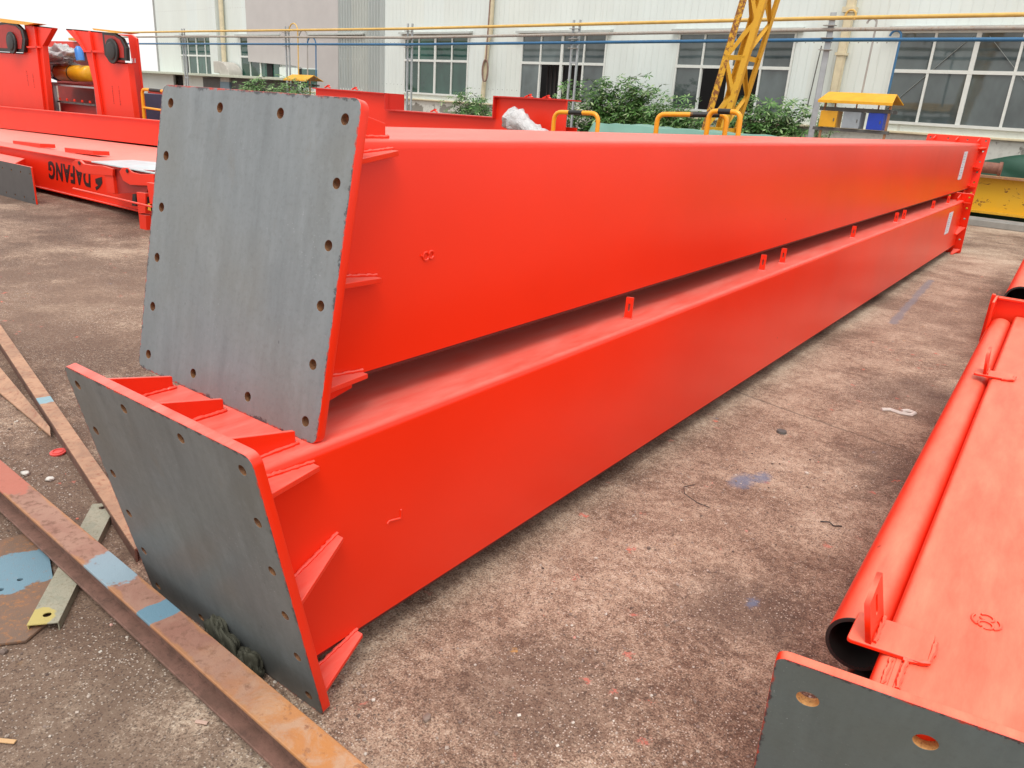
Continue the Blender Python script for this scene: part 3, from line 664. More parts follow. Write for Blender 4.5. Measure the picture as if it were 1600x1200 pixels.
m = MB(); m.bx(X0, L, -.005, .005, .0105, hB - .0105); m.build('web', RUSTD, ib)
m = MB(); m.bx(X0, L, -.046, .046, 0, .010); m.build('bottom_flange', RUSTD, ib, bevel=.002)
m = MB(); m.bx(1.35, L, -.0455, .0455, hB + .0003, hB + .0008)
m.bm.free()
ab = empty('rusty_angle_bar', (-5.70, 1.93, 0), math.atan2(1.155 - 1.86, -2.40 + 5.43), 'long thin rusty angle bar with a blue band, reaching behind the lower grey plate', 'steel bar')
m = MB(); m.bx(0, 3.42, -.032, .032, .048, .056); m.build('flat_leg', RUSTB, ab, bevel=.001)
m = MB(); m.bx(0, 3.42, -.032, -.024, 0, .0475); m.build('upright_leg', RUSTD, ab, bevel=.001)
m = MB(); m.prism([(-5.6, 1.62, .010), (-4.56, 1.475, .010), (-3.60, 1.385, .012), (-3.66, 1.41, .03), (-4.75, 1.60, .045), (-5.6, 1.78, .046)], (0, 0, .008))
tag(m.build('steel_offcut', RUSTB), 'rusty tapered steel strip lying under the thin angle bar at the left edge', 'scrap plate')
a2 = Vector((-2.224, .752, 0)); b2 = Vector((-2.80, 1.232, 0)); dd = (b2 - a2)
pcn = empty('perforated_channel', a2, math.atan2(dd.y, dd.x), 'greenish grey perforated channel bar passing under the rusty I-beam', 'steel bar')
Lc = dd.length
me = curve_mesh([[(0, -.043), (Lc, -.043), (Lc, .043), (0, .043)], circle(.045, 0, .012), circle(Lc - .035, 0, .013), circle(Lc / 2, 0, .012)], .0015, 0); me.materials.append(PERF)
o = bpy.data.objects.new('top_face', me); o.location = (0, 0, .030); link(o, pcn)
m = MB(); m.bx(.004, Lc, -.043, -.040, 0, .0283); m.bx(.004, Lc, .040, .043, 0, .0283); m.build('side_walls', PERF, pcn)
bp = empty('blue_painted_plate', (-2.43, .775, 0), R(-15), 'rusty steel plate with worn light blue paint and two bolt holes, lower left', 'scrap plate')
pts = [(-.42, -.10), (.18, -.15), (.235, -.02), (.10, .125), (-.06, .10), (-.42, .13)]
me = curve_mesh([pts, circle(-.115, .012, .009, 16), circle(-.085, -.045, .009, 16)], .004, .001); me.materials.append(RUSTP)
o = bpy.data.objects.new('plate', me); o.location = (0, 0, .008); link(o, bp)

def crumple(name, c, d, seed, mat, amp=.35, sub=4, fr=2.2, label=None, cat=None, parent=None):
    m = MB(); bmesh.ops.create_icosphere(m.bm, subdivisions=sub, radius=1)
    for v in m.bm.verts:
        p = v.co * fr + Vector((seed * 3.1, seed, 0)); k_ = 1 + amp * (noise.noise(p) + 1.5 * abs(noise.noise(p * 1.5 + Vector((p.z, 0, p.x)))) - .3 + .14 * abs(noise.noise(p * 4)))
        v.co = Vector((v.co.x * d[0] * k_, v.co.y * d[1] * k_, max(v.co.z * d[2] * k_, -d[2] * .5)))
    o = m.build(name, mat, parent, sharp=60)
    o.location = c; return tag(o, label, cat)
o = crumple('cloth_rag', (-1.72, 1.035, .035), (.085, .034, .085), 3, RAGM, .42, 5, 1.5, 'crumpled dark olive rag wedged between the lower grey plate and the rusty beam', 'rag'); o.rotation_euler = (0, 0, R(-8))
o = crumple('cloth_rag', (-1.60, 1.03, .03), (.055, .034, .06), 8, RAGM, .42, 5, 1.6, 'smaller bunch of dark olive rag at the plate foot, right of the bigger rag', 'rag')
m = MB(); m.tube([(0, 0, 0), (0, 0, .006), (0, 0, .007)], [.034, .034, .028], 24); m.tube([(.022 * math.cos(R(a)), .022 * math.sin(R(a)), .008) for a in range(0, 361, 20)], .003, 6, cap=False)
o = m.build('round_lid', PINKLID); o.location = (-3.43, 1.34, .004); o.rotation_euler = (R(6), 0, 0); tag(o, 'small round red plastic lid on the dirt between the two rusty bars', 'lid')

# debris
def stick(p, q, w_, h, mat, name, label, cat):
    tag(MB().bar((*p, .006), (*q, .006), w_, h).build(name, mat, bevel=.0008), label, cat)
stick((-1.885, .482), (-1.835, .515), .012, .004, WOODM, 'wood_sliver', 'thin orange-brown sliver of wood lying on the gravelly ground near the bottom left corner', 'wood')
stick((-1.560, .842), (-1.53, .858), .010, .004, WOODP, 'wood_sliver', 'pale sliver of wood beside the rusty I-beam near the bottom edge', 'wood')
cw = MB(); cw.tube([(-1.139, 3.105, .004), (-1.155, 3.02, .02), (-1.12, 2.95, .025), (-1.05, 2.93, .015), (-.995, 2.945, .005)], .0018, 6)
tag(cw.build('wire_piece', CABLE), 'short curved piece of dark wire on the concrete in the aisle', 'wire')
cw = MB(); cw.tube([(-.585, 3.17, .004), (-.55, 3.18, .010), (-.53, 3.17, .004), (-.50, 3.19, .006)], .0028, 6)
tag(cw.build('wire_piece', CABLE), 'crumpled black scrap of wire on the dark concrete near the pipe girder', 'wire')
m = MB(); m.tube([(0, 0, 0), (0, 0, .012)], [.028, .026], 18); o = m.build('cap_disc', DGREY); o.location = (-1.044, 4.05, .001)
tag(o, 'small dark round cap on the concrete in the aisle', 'cap')
m = MB(); pth = [(-.70, 4.86), (-.66, 4.90), (-.60, 4.88), (-.54, 4.90), (-.53, 4.95), (-.57, 4.965), (-.60, 4.93)]
m.tube([(x, y, .006) for x, y in pth], .012, 6); tag(m.build('plastic_strip', WHITED), 'curled strip of white plastic on the concrete in the aisle', 'litter')
for i, (x, y, lb) in enumerate(((-3.32, 1.16, 'small white scrap on the dirt near the red lid'), (-3.2, 1.205, 'second white scrap, to the right of the one by the red lid'), (-3.85, 2.25, 'white scrap on the dirt to the right of the thin angle bar'), (-2.72, 1.31, 'white scrap beside the upper end of the perforated channel'))):
    o = crumple('paper_scrap', (x, y, .006), (.020, .014, .008), i + 11, WHITED, .6, 2, 2.4, lb, 'litter')
# loose stones, uncountable
r_ = random.Random(9); m = MB()
for i in range(5200):
    u = r_.random()
    if u < .45: x = r_.uniform(-1.45, -.25); y = .55 + 3.4 * r_.random() ** 1.6
    elif u < .9: x = r_.uniform(-4.2, -1.2); y = r_.uniform(.35, 2.2)
    else: x = r_.uniform(-5, -.2); y = r_.uniform(1, 7)
    if x < -1.3 and y > 1.25 and x > -2.3: continue
    if noise.noise(Vector((x * 1.6, y * 1.6, 3))) < r_.uniform(-.45, .25): continue
    s_ = .0016 + .0045 * r_.random() ** 4
    if r_.random() < .012: s_ *= 2.4
    M = Matrix.Translation((x, y, s_ * .35)) @ Matrix.Rotation(r_.uniform(0, 6), 4, 'Z') @ Matrix.Diagonal((s_ * r_.uniform(.8, 1.5), s_, s_ * .7, 1))
    bmesh.ops.create_icosphere(m.bm, subdivisions=1, radius=1, matrix=M) if s_ > .005 else bmesh.ops.create_cube(m.bm, size=1.5, matrix=M @ Matrix.Rotation(.7, 4, 'X'))
k = NT('loose_stone'); ii = k.n.new('ShaderNodeNewGeometry').outputs['Random Per Island']
k.col(k.ramp(ii, [(0, (.09, .06, .05)), (.45, (.24, .18, .15)), (.8, (.42, .35, .30)), (.96, (.62, .58, .52)), (1, (.55, .14, .09))])); k.rough(.85)
tag(m.build('loose_gravel', k.m, smooth=False), 'fine loose grit and stones scattered over the concrete', 'gravel', kind='stuff')

# ---------------------------------------------------------------- crane parts at the far left
V = lambda n: [Vector(p) for p in G[n]]
lg = empty('lettered_girder', (-12, 5.0, 0), 0, 'long low red girder with upside-down black lettering, behind the small dark end plate', 'girder')
def rel(pts, root): return [Vector(p) - root.location for p in pts]
m = MB(); m.prism(rel(V('let_web'), lg), (0, .33, 0)); m.build('web_box', REDFAR, lg, bevel=.01)
lw = V('let_web'); a_, b_ = lw[0], lw[1]
m = MB(); m.prism(rel([a_ + Vector((0, -.035, 0)), b_ + Vector((0, -.035, 0)), b_ + Vector((0, -.035, .014)), a_ + Vector((0, -.035, .014))], lg), (0, .39, 0)); m.build('top_flange', REDFAR, lg)
a_, b_ = lw[3], lw[2]
m = MB(); m.prism(rel([a_ + Vector((0, -.03, -.014)), b_ + Vector((0, -.03, -.014)), b_ + Vector((0, -.03, 0)), a_ + Vector((0, -.03, 0))], lg), (0, .39, 0)); m.build('bottom_flange', REDFAR, lg)
# lettering, turned upside down as on the girder
tc = bpy.data.curves.new('t', 'FONT'); tc.body = 'DAFANG'; tc.size = 1; tc.offset = .032; tc.space_character = 1.16; tc.extrude = .004
to = bpy.data.objects.new('t', tc); COL.objects.link(to)
me = bpy.data.meshes.new_from_object(to.evaluated_get(bpy.context.evaluated_depsgraph_get())); bpy.data.objects.remove(to)
xs = [v.co.x for v in me.vertices]; ys = [v.co.y for v in me.vertices]
Wt = 1.16; Ht = .245
for v in me.vertices:
    fx = (v.co.x - min(xs)) / (max(xs) - min(xs)); fy = (v.co.y - min(ys)) / (max(ys) - min(ys))
    v.co = Vector((-11.655 + Wt * (1 - fx) - .05 * fy, 4.9935 - v.co.z, .478 - Ht * fy - .004 * fx)) - lg.location
me.materials.append(LETTER); link(bpy.data.objects.new('lettering', me), lg)
m = MB(); m.prism(rel([p + Vector((-.02, -.006, -.03)) for p in V('emblem')], lg), (0, .004, 0)); m.build('emblem', LETTER, lg)

rb = empty('rimmed_girder', (-13, 6.0, 0), 0, 'wide red girder top with a raised upright rim behind the lettered girder', 'girder')
sf = V('surf_front'); rm = V('rim')
front = [(-19.5, 5.36, .47), (-14.08, 5.36, .515), (-9.45, 5.36, .60), (-7.6, 5.36, .62)]
back = [(-7.6, 6.9, .68), (-12.14, 6.9, .629), (-23.4, 6.9, .40)]
m = MB(); m.prism(rel([Vector(p) for p in front + back], rb), (0, 0, -.42)); m.build('deck_box', m_red('red_enamel_pale', base=(.78, .07, .04), dust_sheen=.28), rb)
m = MB(); m.prism(rel([Vector((-23.4, 6.9, .38)), Vector((-7.6, 6.9, .66)), Vector((-7.6, 6.9, 1.07)), Vector((-12.07, 6.9, 1.002)), Vector((-23.2, 6.9, .83))], rb), (0, .02, 0)); m.build('rim_plate', REDFAR, rb)
m = MB(); m.prism(rel([Vector((-7.6, 6.86, 1.07)), Vector((-12.07, 6.86, 1.002)), Vector((-23.2, 6.86, .83)), Vector((-23.2, 6.86, .848)), Vector((-12.07, 6.86, 1.02)), Vector((-7.6, 6.86, 1.088))], rb), (0, .12, 0)); m.build('rim_lip', REDFAR, rb)
for x0, x1 in ((-13.55, -12.64), (-11.88, -11.06)):
    zf = .53 + (x0 + 14) * .018
    m = MB(); m.prism(rel([Vector((x0, 5.33, zf)), Vector((x1, 5.33, zf + .03)), Vector((x1, 5.33, zf + .085)), Vector((x0, 5.33, zf + .06))], rb), (.12, .16, 0)); m.build('stiffener', REDFAR, rb)

hb = empty('hinged_bracket', (-9, 4.7, 0), 0, 'red hinged bracket frame carrying a pale blue deck plate beside the lettering', 'bracket')
for nm in ('lugarm1', 'lugarm2'):
    m = MB(); m.prism(rel(V(nm), hb), (0, .03, 0)); lo_ = m.build('lug_arm', REDFAR, hb, bevel=.004)
    c = V(nm)[2] + Vector((.0, -.012, -.035)); m = MB(); m.tube(rel([c, c + Vector((0, .01, 0))], hb), .022, 14); m.build('pin_hole', BLACK, lo_)
m = MB(); m.prism(rel([Vector(p) for p in ((-9.66, 4.62, .642), (-8.15, 4.6, .648), (-8.2, 5.3, .69), (-9.85, 5.22, .632))], hb), (0, 0, .012)); m.build('deck_plate', PALEDECK, hb)
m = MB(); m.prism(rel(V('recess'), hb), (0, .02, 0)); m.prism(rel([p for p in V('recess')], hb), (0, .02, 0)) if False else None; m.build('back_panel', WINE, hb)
for nm, dy in (('leg', .012), ('leg2', 0), ('leg3', 0)):
    m = MB(); m.prism(rel([p + Vector((0, dy, 0)) for p in V(nm)], hb), (0, .06, 0)); m.build('leg', REDFAR, hb, bevel=.003)
m = MB(); m.prism(rel([Vector((-8.66, 4.6, .0)), Vector((-8.52, 4.6, 0)), Vector((-8.51, 4.6, .163)), Vector((-8.66, 4.6, .163))], hb), (0, .06, 0)); m.build('leg', REDFAR, hb)
m = MB(); m.tube(rel([p + Vector((0, 0, -.035)) for p in V('strut')], hb), .012, 8); m.build('tie_rod', REDFAR, hb)
for dx in (0, .26):
    m = MB(); m.prism(rel([p + Vector((dx, 0, 0)) for p in V('blk')], hb), (0, .05, 0)); m.build('rubber_buffer', BLACK, hb)
m = MB(); m.prism(rel(V('yel'), hb), (0, .05, 0)); m.build('yellow_block', YEL, hb)

gp = empty('small_girder', (-11.5, 4.45, 0), 0, 'small red girder with a dark grey bolted end plate standing at the left edge', 'girder')
h_ = [(.22 + .27 * i, .38) for i in range(5)] + [(.22 + .27 * i, .06) for i in range(5)]
pw = 1.35
flange('end_plate', pw, .47, [(x, y) for x, y in h_ if x < pw - .03], .014, frame_matrix((-.75, 0, .0), 0, 0), gp, PRIMERD, REDFAR, .01, .02)
m = MB(); m.prism([(-.72, .024, .06), (.05, .024, .06), (-.65, .45, .06), (-3.6, .45, .06)], (0, 0, .40)); m.build('web_box', REDFAR, gp, bevel=.008)

def sheave_frame(label, fr, guard, hubs, cap, extra, hx0):
    root = empty('sheave_frame', (sum(p.x for p in V(fr)) / len(V(fr)), 7.3, 0), 0, label, 'crane part', 'upright red sheave frames behind the rimmed girder')
    pts = V(fr)
    m = MB(); m.prism(rel(pts, root), (0, .025, 0)); m.build('side_plate', REDFAR, root)
    m = MB()
    for p, q in zip(pts, pts[1:] + pts[:1]):
        n = (q - p); 
        if n.length > .1: m.bar(p - root.location + Vector((0, .25, 0)), q - root.location + Vector((0, .25, 0)), .5, .02, up=(0, 1, 0)) if False else m.prism(rel([p, q, q + Vector((0, .10, 0)), p + Vector((0, .10, 0))], root), (0.004, 0, -.018))
    m.build('rim_flange', REDFAR, root)
    g = V(guard)
    m = MB(); m.prism(rel([p + Vector((0, -.02, 0)) for p in g], root), (0, .06, 0)); gd = m.build('sheave_guard', BLACK, root, bevel=.004)
    cx = sum(p.x for p in g) / len(g); cz = sum(p.z for p in g) / len(g)
    inner = [Vector((cx + (p.x - cx) * .80 , p.y - .025, cz + (p.z - cz) * .80)) for p in g]
    m = MB(); m.prism(rel(inner, root), (0, .004, 0)); m.build('guard_panel', WINE, gd)
    hc = V('hub')[hubs]
    m = MB(); m.tube(rel([hc + Vector((0, .0, 0)), hc + Vector((0, -.04, 0))], root), .20, 28); m.tube(rel([hc + Vector((0, -.04, 0)), hc + Vector((0, -.055, 0))], root), [.15, .13], 28); m.build('sheave', BLACK, root, bevel=.01)
    m = MB(); m.prism(rel(V(cap), root), (0, .22, 0)); m.build('top_cap', YEL, root)
    m = MB()
    for a, b in extra: m.prism(rel([Vector((a[0], 7.295, a[1])), Vector((b[0], 7.295, b[1])), Vector((b[0] + .03, 7.295, b[1] - .03)), Vector((a[0] + .03, 7.295, a[1] - .03))], root), (0, -.04, 0))
    m.build('stiffener', REDFAR, root)
    m = MB(); r2 = random.Random(len(label))
    for sx, sz in hx0:
        zz = sz
        for i in range(9):
            l_ = r2.uniform(.012, .03); m.bx(sx - root.location.x + r2.uniform(-.005, .005), sx - root.location.x + r2.uniform(.010, .022), -.004, -.001, zz, zz - l_); zz -= l_ + r2.uniform(.008, .02)
    m.build('chalk_writing', WINE, root)
    m = MB(); m.prism(rel([pts[-1] * .5 + pts[-2] * .5, pts[-3], Vector((pts[-3].x, 6.6, .05)), Vector((pts[-2].x, 6.6, .05))], root), (0, .3, 0)) if False else None
    m.bx(-.6, .6, .03, .12, 0, .75); m.build('foot_box', REDFAR, root)
    return root
sheave_frame('left upright red frame with a black sheave, cut by the left edge', 'fr1', 'guard1', 0, 'cap1', [((-16.78, 2.42), (-16.86, .8)), ((-17.2, 2.07), (-16.7, 2.08))], [(-17.45, 1.62), (-17.2, 1.58)])
sheave_frame('upright red frame with a black sheave, right of the wrapped winch', 'fr2', 'guard2', 2, 'cap2', [((-14.72, 2.34), (-14.60, 1.0)), ((-15.0, 2.03), (-14.30, 2.03)), ((-15.3, 2.36), (-14.98, 2.02))], [(-14.2, 1.47), (-13.98, 1.47)])

wn = empty('wrapped_winch', (-17.1, 8.0, 0), 0, 'hoist winch wrapped in plastic film with a yellow motor between the red frames', 'winch')
m = MB(); m.tube([(-.62, 0, 1.63), (-.50, 0, 1.63), (-.48, 0, 1.63), (.12, 0, 1.64), (.72, 0, 1.65), (.76, 0, 1.65)], [.12, .125, .145, .155, .145, .10], 24); m.build('motor', YEL, wn, sharp=50)
m = MB(); m.tube([(-.80, 0, 1.63), (-.58, 0, 1.63)], [.13, .16], 20); m.build('coupling', m_simple('blue_casing', (.05, .13, .35), .3), wn)
m = MB(); m.tube([(.10, 0, 1.64), (.13, 0, 1.64)], .162, 20); m.build('strap_band', BLACK, wn)
crumple('wrap_film', Vector((-.20, -.05, 1.98)), (.42, .25, .16), 2, FILM, .5, 4, 1.8, parent=wn)
crumple('wrap_film', Vector((-.85, -.05, 1.66)), (.34, .25, .24), 5, FILM, .5, 4, 1.8, parent=wn)
crumple('wrap_film', Vector((-.45, -.02, 1.84)), (.50, .2, .10), 7, FILM, .5, 4, 1.8, parent=wn)
m = MB(); b0 = V('bottle'); m.tube(rel([b0[1], b0[0] + Vector((0, 0, -.06)), b0[0]], wn), [.08, .08, .03], 14); m.build('bottle', m_simple('blue_plastic', (.05, .22, .62), .3), wn)
m = MB(); m.bx(-1.9, .9, .55, .65, .1, 2.22); m.bx(-1.2, .9, .0, .5, 1.38, 1.44); m.build('winch_base', WINE, wn)
m = MB(); m.bx(-1.9, .9, .40, .52, 2.06, 2.26); m.build('cross_beam', REDFAR, wn)
m = MB(); m.bx(-.6, .9, .3, .42, 2.27, 2.32); m.build('top_cap', YEL, wn)
gf = empty('grey_rack', (-16.2, 7.6, 0), 0, 'grey metal rack frame standing below the wrapped winch', 'rack')
m = MB()
for x in (-.86, .86): m.bx(x - .05, x + .05, -.03, .03, 0, 1.42)
m.bx(-.81, .81, -.02, .02, 1.39, 1.42); m.build('uprights', GALV, gf)
m = MB(); m.bx(-.75, .75, -.02, .02, 1.08, 1.11); m.build('shelf', DGREY, gf)
m = MB(); m.bx(-.74, .74, .03, .05, .5, 1.07); m.build('lower_panel', WINE, gf)
m = MB()
for i in range(5): m.tube([(-.6 + i * .3, -.03, 1.13), (-.6 + i * .3, -.03, 1.17)], .02, 8)
m.build('bolts', REDFAR, gf)

pf = empty('portal_post', (-14.3, 7.8, 0), 0, 'tall thin red post with a bent top, right of the sheave frames', 'crane part')
pp = V('post'); pp = pp[:3] + [Vector((-14.11, 7.8, 0)), Vector((-14.45, 7.8, 0))] + pp[5:]
m = MB(); m.prism(rel(pp, pf), (0, .04, 0)); m.build('post', REDFAR, pf, bevel=.006)
m = MB()
for dx in (0, .09): m.bx(-.07 + dx, -.03 + dx, -.006, -.001, 1.88, 1.95)
m.build('pale_slot', PAPER, pf)
def hoop(path, r, label, group='yellow safety handrails', band=None, parent_loc=None):
    root = empty('handrail', parent_loc or path[0], 0, label, 'handrail', group)
    pth = bend([Vector(p) - root.location for p in path], .09)
    m = MB(); m.tube(pth, r, 12); m.build('rail_tube', ORYEL, root)
    if band:
        a, b = (Vector(p) - root.location for p in band); m = MB(); m.tube([a, b], r * 1.06, 12); m.build('black_band', BLACK, root)
    return root
rl = V('rail')
h1 = hoop([(-13.47, 7.4, 0), (-13.40, 7.4, 1.455), (-12.2, 7.4, 1.44), (-12.18, 7.4, 0)], .026, 'yellow handrail beside the left edge of the upper grey plate', band=[(-13.15, 7.4, 1.452), (-12.8, 7.4, 1.448)])
m = MB(); m.tube([(.05, 0, 1.16), (1.25, 0, 1.13)], .020, 10); m.build('mid_rail', ORYEL, h1)
dbx = V('dbox'); m = MB(); m.bx(-15.75, -15.2, 8.4, 8.8, 0, 1.36); tag(m.build('equipment_box', m_simple('slate_blue', (.05, .06, .11), .5), bevel=.01), 'dark slate-blue box standing behind the thin red post', 'box')
m = MB(); m.bx(-16.1, -12.6, 9.0, 9.5, .1, 1.40); tag(m.build('steel_box', m_simple('faded_red', (.50, .06, .045), .55), bevel=.02), 'faded red steel box behind the yellow handrail at the left', 'box')

# ---------------------------------------------------------------- things behind the stacked girders
nb = empty('notched_girder', (-7.0, 7.5, 0), 0, 'red girder with a stepped notch in its top edge, behind the stacked girders', 'girder')
nt_ = [Vector(p) for p in ((-9.03, 7.5, 1.652), (-7.606, 7.5, 1.64), (-7.604, 7.5, 1.443), (-5.831, 7.5, 1.452), (-5.829, 7.5, 1.686), (-4.86, 7.5, 1.694), (-4.84, 7.5, .1), (-9.03, 7.5, .1))]
m = MB(); m.prism(rel(nt_, nb), (0, .015, 0)); m.build('web_plate', REDFAR, nb)
m = MB()
for a, b in zip(nt_[:5], nt_[1:6]):
    if abs(a.x - b.x) > .1: m.prism(rel([a + Vector((0, -.06, 0)), b + Vector((0, -.06, 0)), b + Vector((0, -.06, -.014)), a + Vector((0, -.06, -.014))], nb), (0, .35, 0))
    else: m.prism(rel([a + Vector((0, -.06, 0)), b + Vector((0, -.06, 0)), b + Vector((-.014, -.06, 0)), a + Vector((-.014, -.06, 0))], nb), (0, .35, 0))
m.build('edge_flange', m_red('red_enamel_deep', base=(.55, .02, .012)), nb)
m = MB(); m.bx(-2.0, 2.1, .30, .32, .1, 1.40); m.build('back_web', REDFAR, nb)
r3 = random.Random(2)
for x, z in ((-8.9, 1.66), (-8.35, 1.655), (-6.9, 1.452), (-5.45, 1.69), (-5.2, 1.69)):
    m = MB(); m.bar((x + 7 - .05, .1, z + .004), (x + 7 + .03, .1, z + .035), .03, .012); m.bar((x + 7, .1, z + .03), (x + 7 + .05, .1, z + .004), .03, .012); m.build('lifting_clip', REDFAR, nb)

wr = empty('wrapped_shaft', (-5.2, 7.2, 0), 0, 'shaft end wrapped in crinkled silvery plastic sticking up behind the upper girder', 'wrapped part')
m = MB(); pA, pB = Vector((-.25, 0, 1.49)), Vector((.9, 0, 1.02)); N = 26; path = []; rad = []
for i in range(N + 1):
    t = i / N; path.append(pA.lerp(pB, t)); rad.append((.02 if i == 0 else .115 if t < .10 else .13 if t < .2 else .09) * (1 + .12 * math.sin(i * 2.3)))
m.tube(path, rad, 22, jit=.12, rnd=r3); m.build('film', FILM, wr)
m = MB(); m.tube([pA.lerp(pB, .05), pB], .06, 12); m.build('shaft', m_simple('dull_steel', (.35, .35, .35), .4, .6), wr)
m = MB(); m.bx(.55, 1.2, -.15, .25, 0, .98); m.build('support', REDFAR, wr)

hoop([(-4.68, 7, 0), (-4.68, 7, 1.56), (-4.15, 7, 1.575), (-4.13, 7, 0)], .022, 'yellow handrail hoop in front of the biggest bush', band=[(-4.50, 7, 1.565), (-4.34, 7, 1.57)])
hoop([(-4.5, 9, 0), (-4.5, 9, 1.605), (-3.72, 9.25, 1.65), (-3.70, 9.25, 0)], .030, 'yellow handrail hoop left of the yellow lattice leg, half its top rail black', band=[(-4.13, 9.12, 1.626), (-3.8, 9.22, 1.645)])
hoop([(-3.86, 9, 0), (-3.84, 9, 1.68), (-3.46, 9, 1.685), (-3.42, 9, 0)], .030, 'narrow yellow handrail hoop in front of the foot of the yellow lattice leg', band=[(-3.73, 9, 1.682), (-3.58, 9, 1.684)])

tp = MB(); NX, NY = 46, 14
grid = []
for i in range(NX + 1):
    row = []
    for j in range(NY + 1):
        x = -6.0 + 2.9 * i / NX; y = 9.35 + 1.1 * j / NY
        e = min(i, NX - i) / 4; f_ = min(j, NY - j) / 3
        z = 1.44 + .022 * noise.noise(Vector((x * 2.2, y * 3, 0))) + .02 * noise.noise(Vector((x * 6, y * 6, 4))) - .10 * max(0, -5.72 - x)
        k_ = min(1, e, f_); z = z * (k_ ** .35 if k_ > 0 else .0) if k_ < 1 else z
        row.append(tp.bm.verts.new((x, y, max(.02, z))))
    grid.append(row)
for i in range(NX):
    for j in range(NY): tp.bm.faces.new((grid[i][j], grid[i + 1][j], grid[i + 1][j + 1], grid[i][j + 1]))
tag(tp.build('tarpaulin', TEALT, sharp=70), 'pale green tarpaulin covering a low stack behind the upper girder', 'tarpaulin')

# yellow lattice leg
ll = empty('lattice_leg', (-5.2, 12.2, 0), 0, 'leaning yellow lattice crane leg with rust, in front of the building', 'crane leg')
dA = Vector((.1656, 0, 1)); 
def ch(bx, by, z): return Vector((bx, by, 0)) + Vector((.172, 0, 1)) * z
c1 = (-5.405, 12.0); c2 = (-5.115, 12.0); c3 = (-5.09, 12.5); c4 = (-5.38, 12.5)
for i, (c, mt_, ww) in enumerate(((c1, YLATR, .10), (c2, YLAT, .085), (c3, YLAT, .08), (c4, YLAT, .06))):
    m = MB(); a, b = ch(*c, 0) - ll.location, ch(*c, 7.5) - ll.location
    m.bar(a, b, ww, .012, up=(0, 1, 0)) ; m.bar(a + Vector((ww / 2 * (1 if i in (1, 2) else -1), .04 if i < 2 else -.04, 0)), b + Vector((ww / 2 * (1 if i in (1, 2) else -1), .04 if i < 2 else -.04, 0)), .012, .09, up=(0, 1, 0))
    m.build('chord', mt_, ll)
zz = .4; k_ = 0
while zz < 7:
    for (p, q) in ((c1, c2), (c2, c3), (c4, c3), (c1, c4)):
        a, b = (p, q) if k_ % 2 == 0 else (q, p)
        m = MB(); m.bar(ch(*a, zz) - ll.location, ch(*b, zz + .52) - ll.location, .055, .010, up=(0, 1, .2)); m.build('brace', YLAT, ll)
    if k_ % 2 == 0:
        for (p, q) in ((c1, c2), (c2, c3)):
            m = MB(); m.bar(ch(*p, zz) - ll.location, ch(*q, zz) - ll.location, .07, .012, up=(0, 1, .2)); m.build('batten', YLAT, ll)
    zz += .52; k_ += 1

# ---------------------------------------------------------------- workshop building
WO = (-7.9, 19.6, 0); WR = R(-5)
wb = empty('workshop_building', WO, WR, 'long pale mint workshop building with white-framed windows across the background', 'building')
# wall in slices between window openings
starts = [-28.42, -23.07, -17.72, -12.36, -7.0, -1.65, 3.70, 9.05]; WWD = 3.13; Z0w, Z1w = 1.74, 3.62
m = MB()
prev = -30.85
for s0 in starts:
    m.bx(prev, s0, 0, .25, 1.60, 9.0); m.bx(s0, s0 + WWD, 0, .25, Z1w, 9.0); m.bx(s0, s0 + WWD, 0, .25, 1.60, Z0w); prev = s0 + WWD
m.bx(prev, 16, 0, .25, 1.6, 9.0); m.build('cladding', CLAD, wb, smooth=False)
m = MB(); m.bx(-30.85, 16, -.06, .25, 0, 1.55); m.build('base_wall', BASEW, wb, smooth=False)
m = MB(); m.bx(-30.85, 16, -.14, .1, 1.551, 1.60); m.build('ledge', CREAM, wb, smooth=False, bevel=.01)
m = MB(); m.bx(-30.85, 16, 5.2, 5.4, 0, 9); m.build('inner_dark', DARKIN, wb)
m = MB(); m.bx(-30.86, -30.70, -.02, 12, 0, 9.0); m.build('corner_trim', m_simple('grey_corner', (.30, .31, .30), .6), wb)
openp = {4: [(1, 0), (2, 0)], 5: [(1, 0), (2, 0)], 0: [(0, 0)]}
for wi, s0 in enumerate(starts):
    fr = MB(); zt = 2.78 if True else 0
    cols = [0, .245, .50, .755, 1.0]; xs_ = [s0 + WWD * c for c in cols]
    fr.bx(s0, s0 + WWD, -.03, .05, Z1w - .06, Z1w); fr.bx(s0, s0 + WWD, -.05, .05, Z0w, Z0w + .06); fr.bx(s0 + .002, s0 + WWD - .002, -.028, .048, zt, zt + .07)
    for i, x in enumerate(xs_):
        ww = .09 if i == 2 else .05; x_ = min(max(x, s0 + .03), s0 + WWD - .03)
        fr.bx(x_ - ww / 2, x_ + ww / 2, -.025, .045, Z0w + .001, Z1w - .001)
    f = fr.build('window', WHITEF, wb)
    for i in range(4):
        for row in (0, 1):
            za, zb_ = (Z0w + .06, zt) if row == 0 else (zt + .07, Z1w - .06)
            if (i, row) in openp.get(wi, []): 
                continue
            g = MB(); g.bx(xs_[i] + .02, xs_[i + 1] - .02, .01, .02, za, zb_); g.build('glass_pane', GLASSG if wi <= 3 else GLASSD, f)
    hd = MB(); hd.prism([(s0 - .15, -.001, Z1w + .03), (s0 + WWD + .15, -.001, Z1w + .03), (s0 + WWD + .15, -.16, Z1w + .0), (s0 - .15, -.16, Z1w + .0)], (0, 0, .06)); hd.build('window_hood', m_simple('pale_grey_metal', (.45, .48, .46), .5) if wi == 0 else bpy.data.materials['pale_grey_metal'], wb)
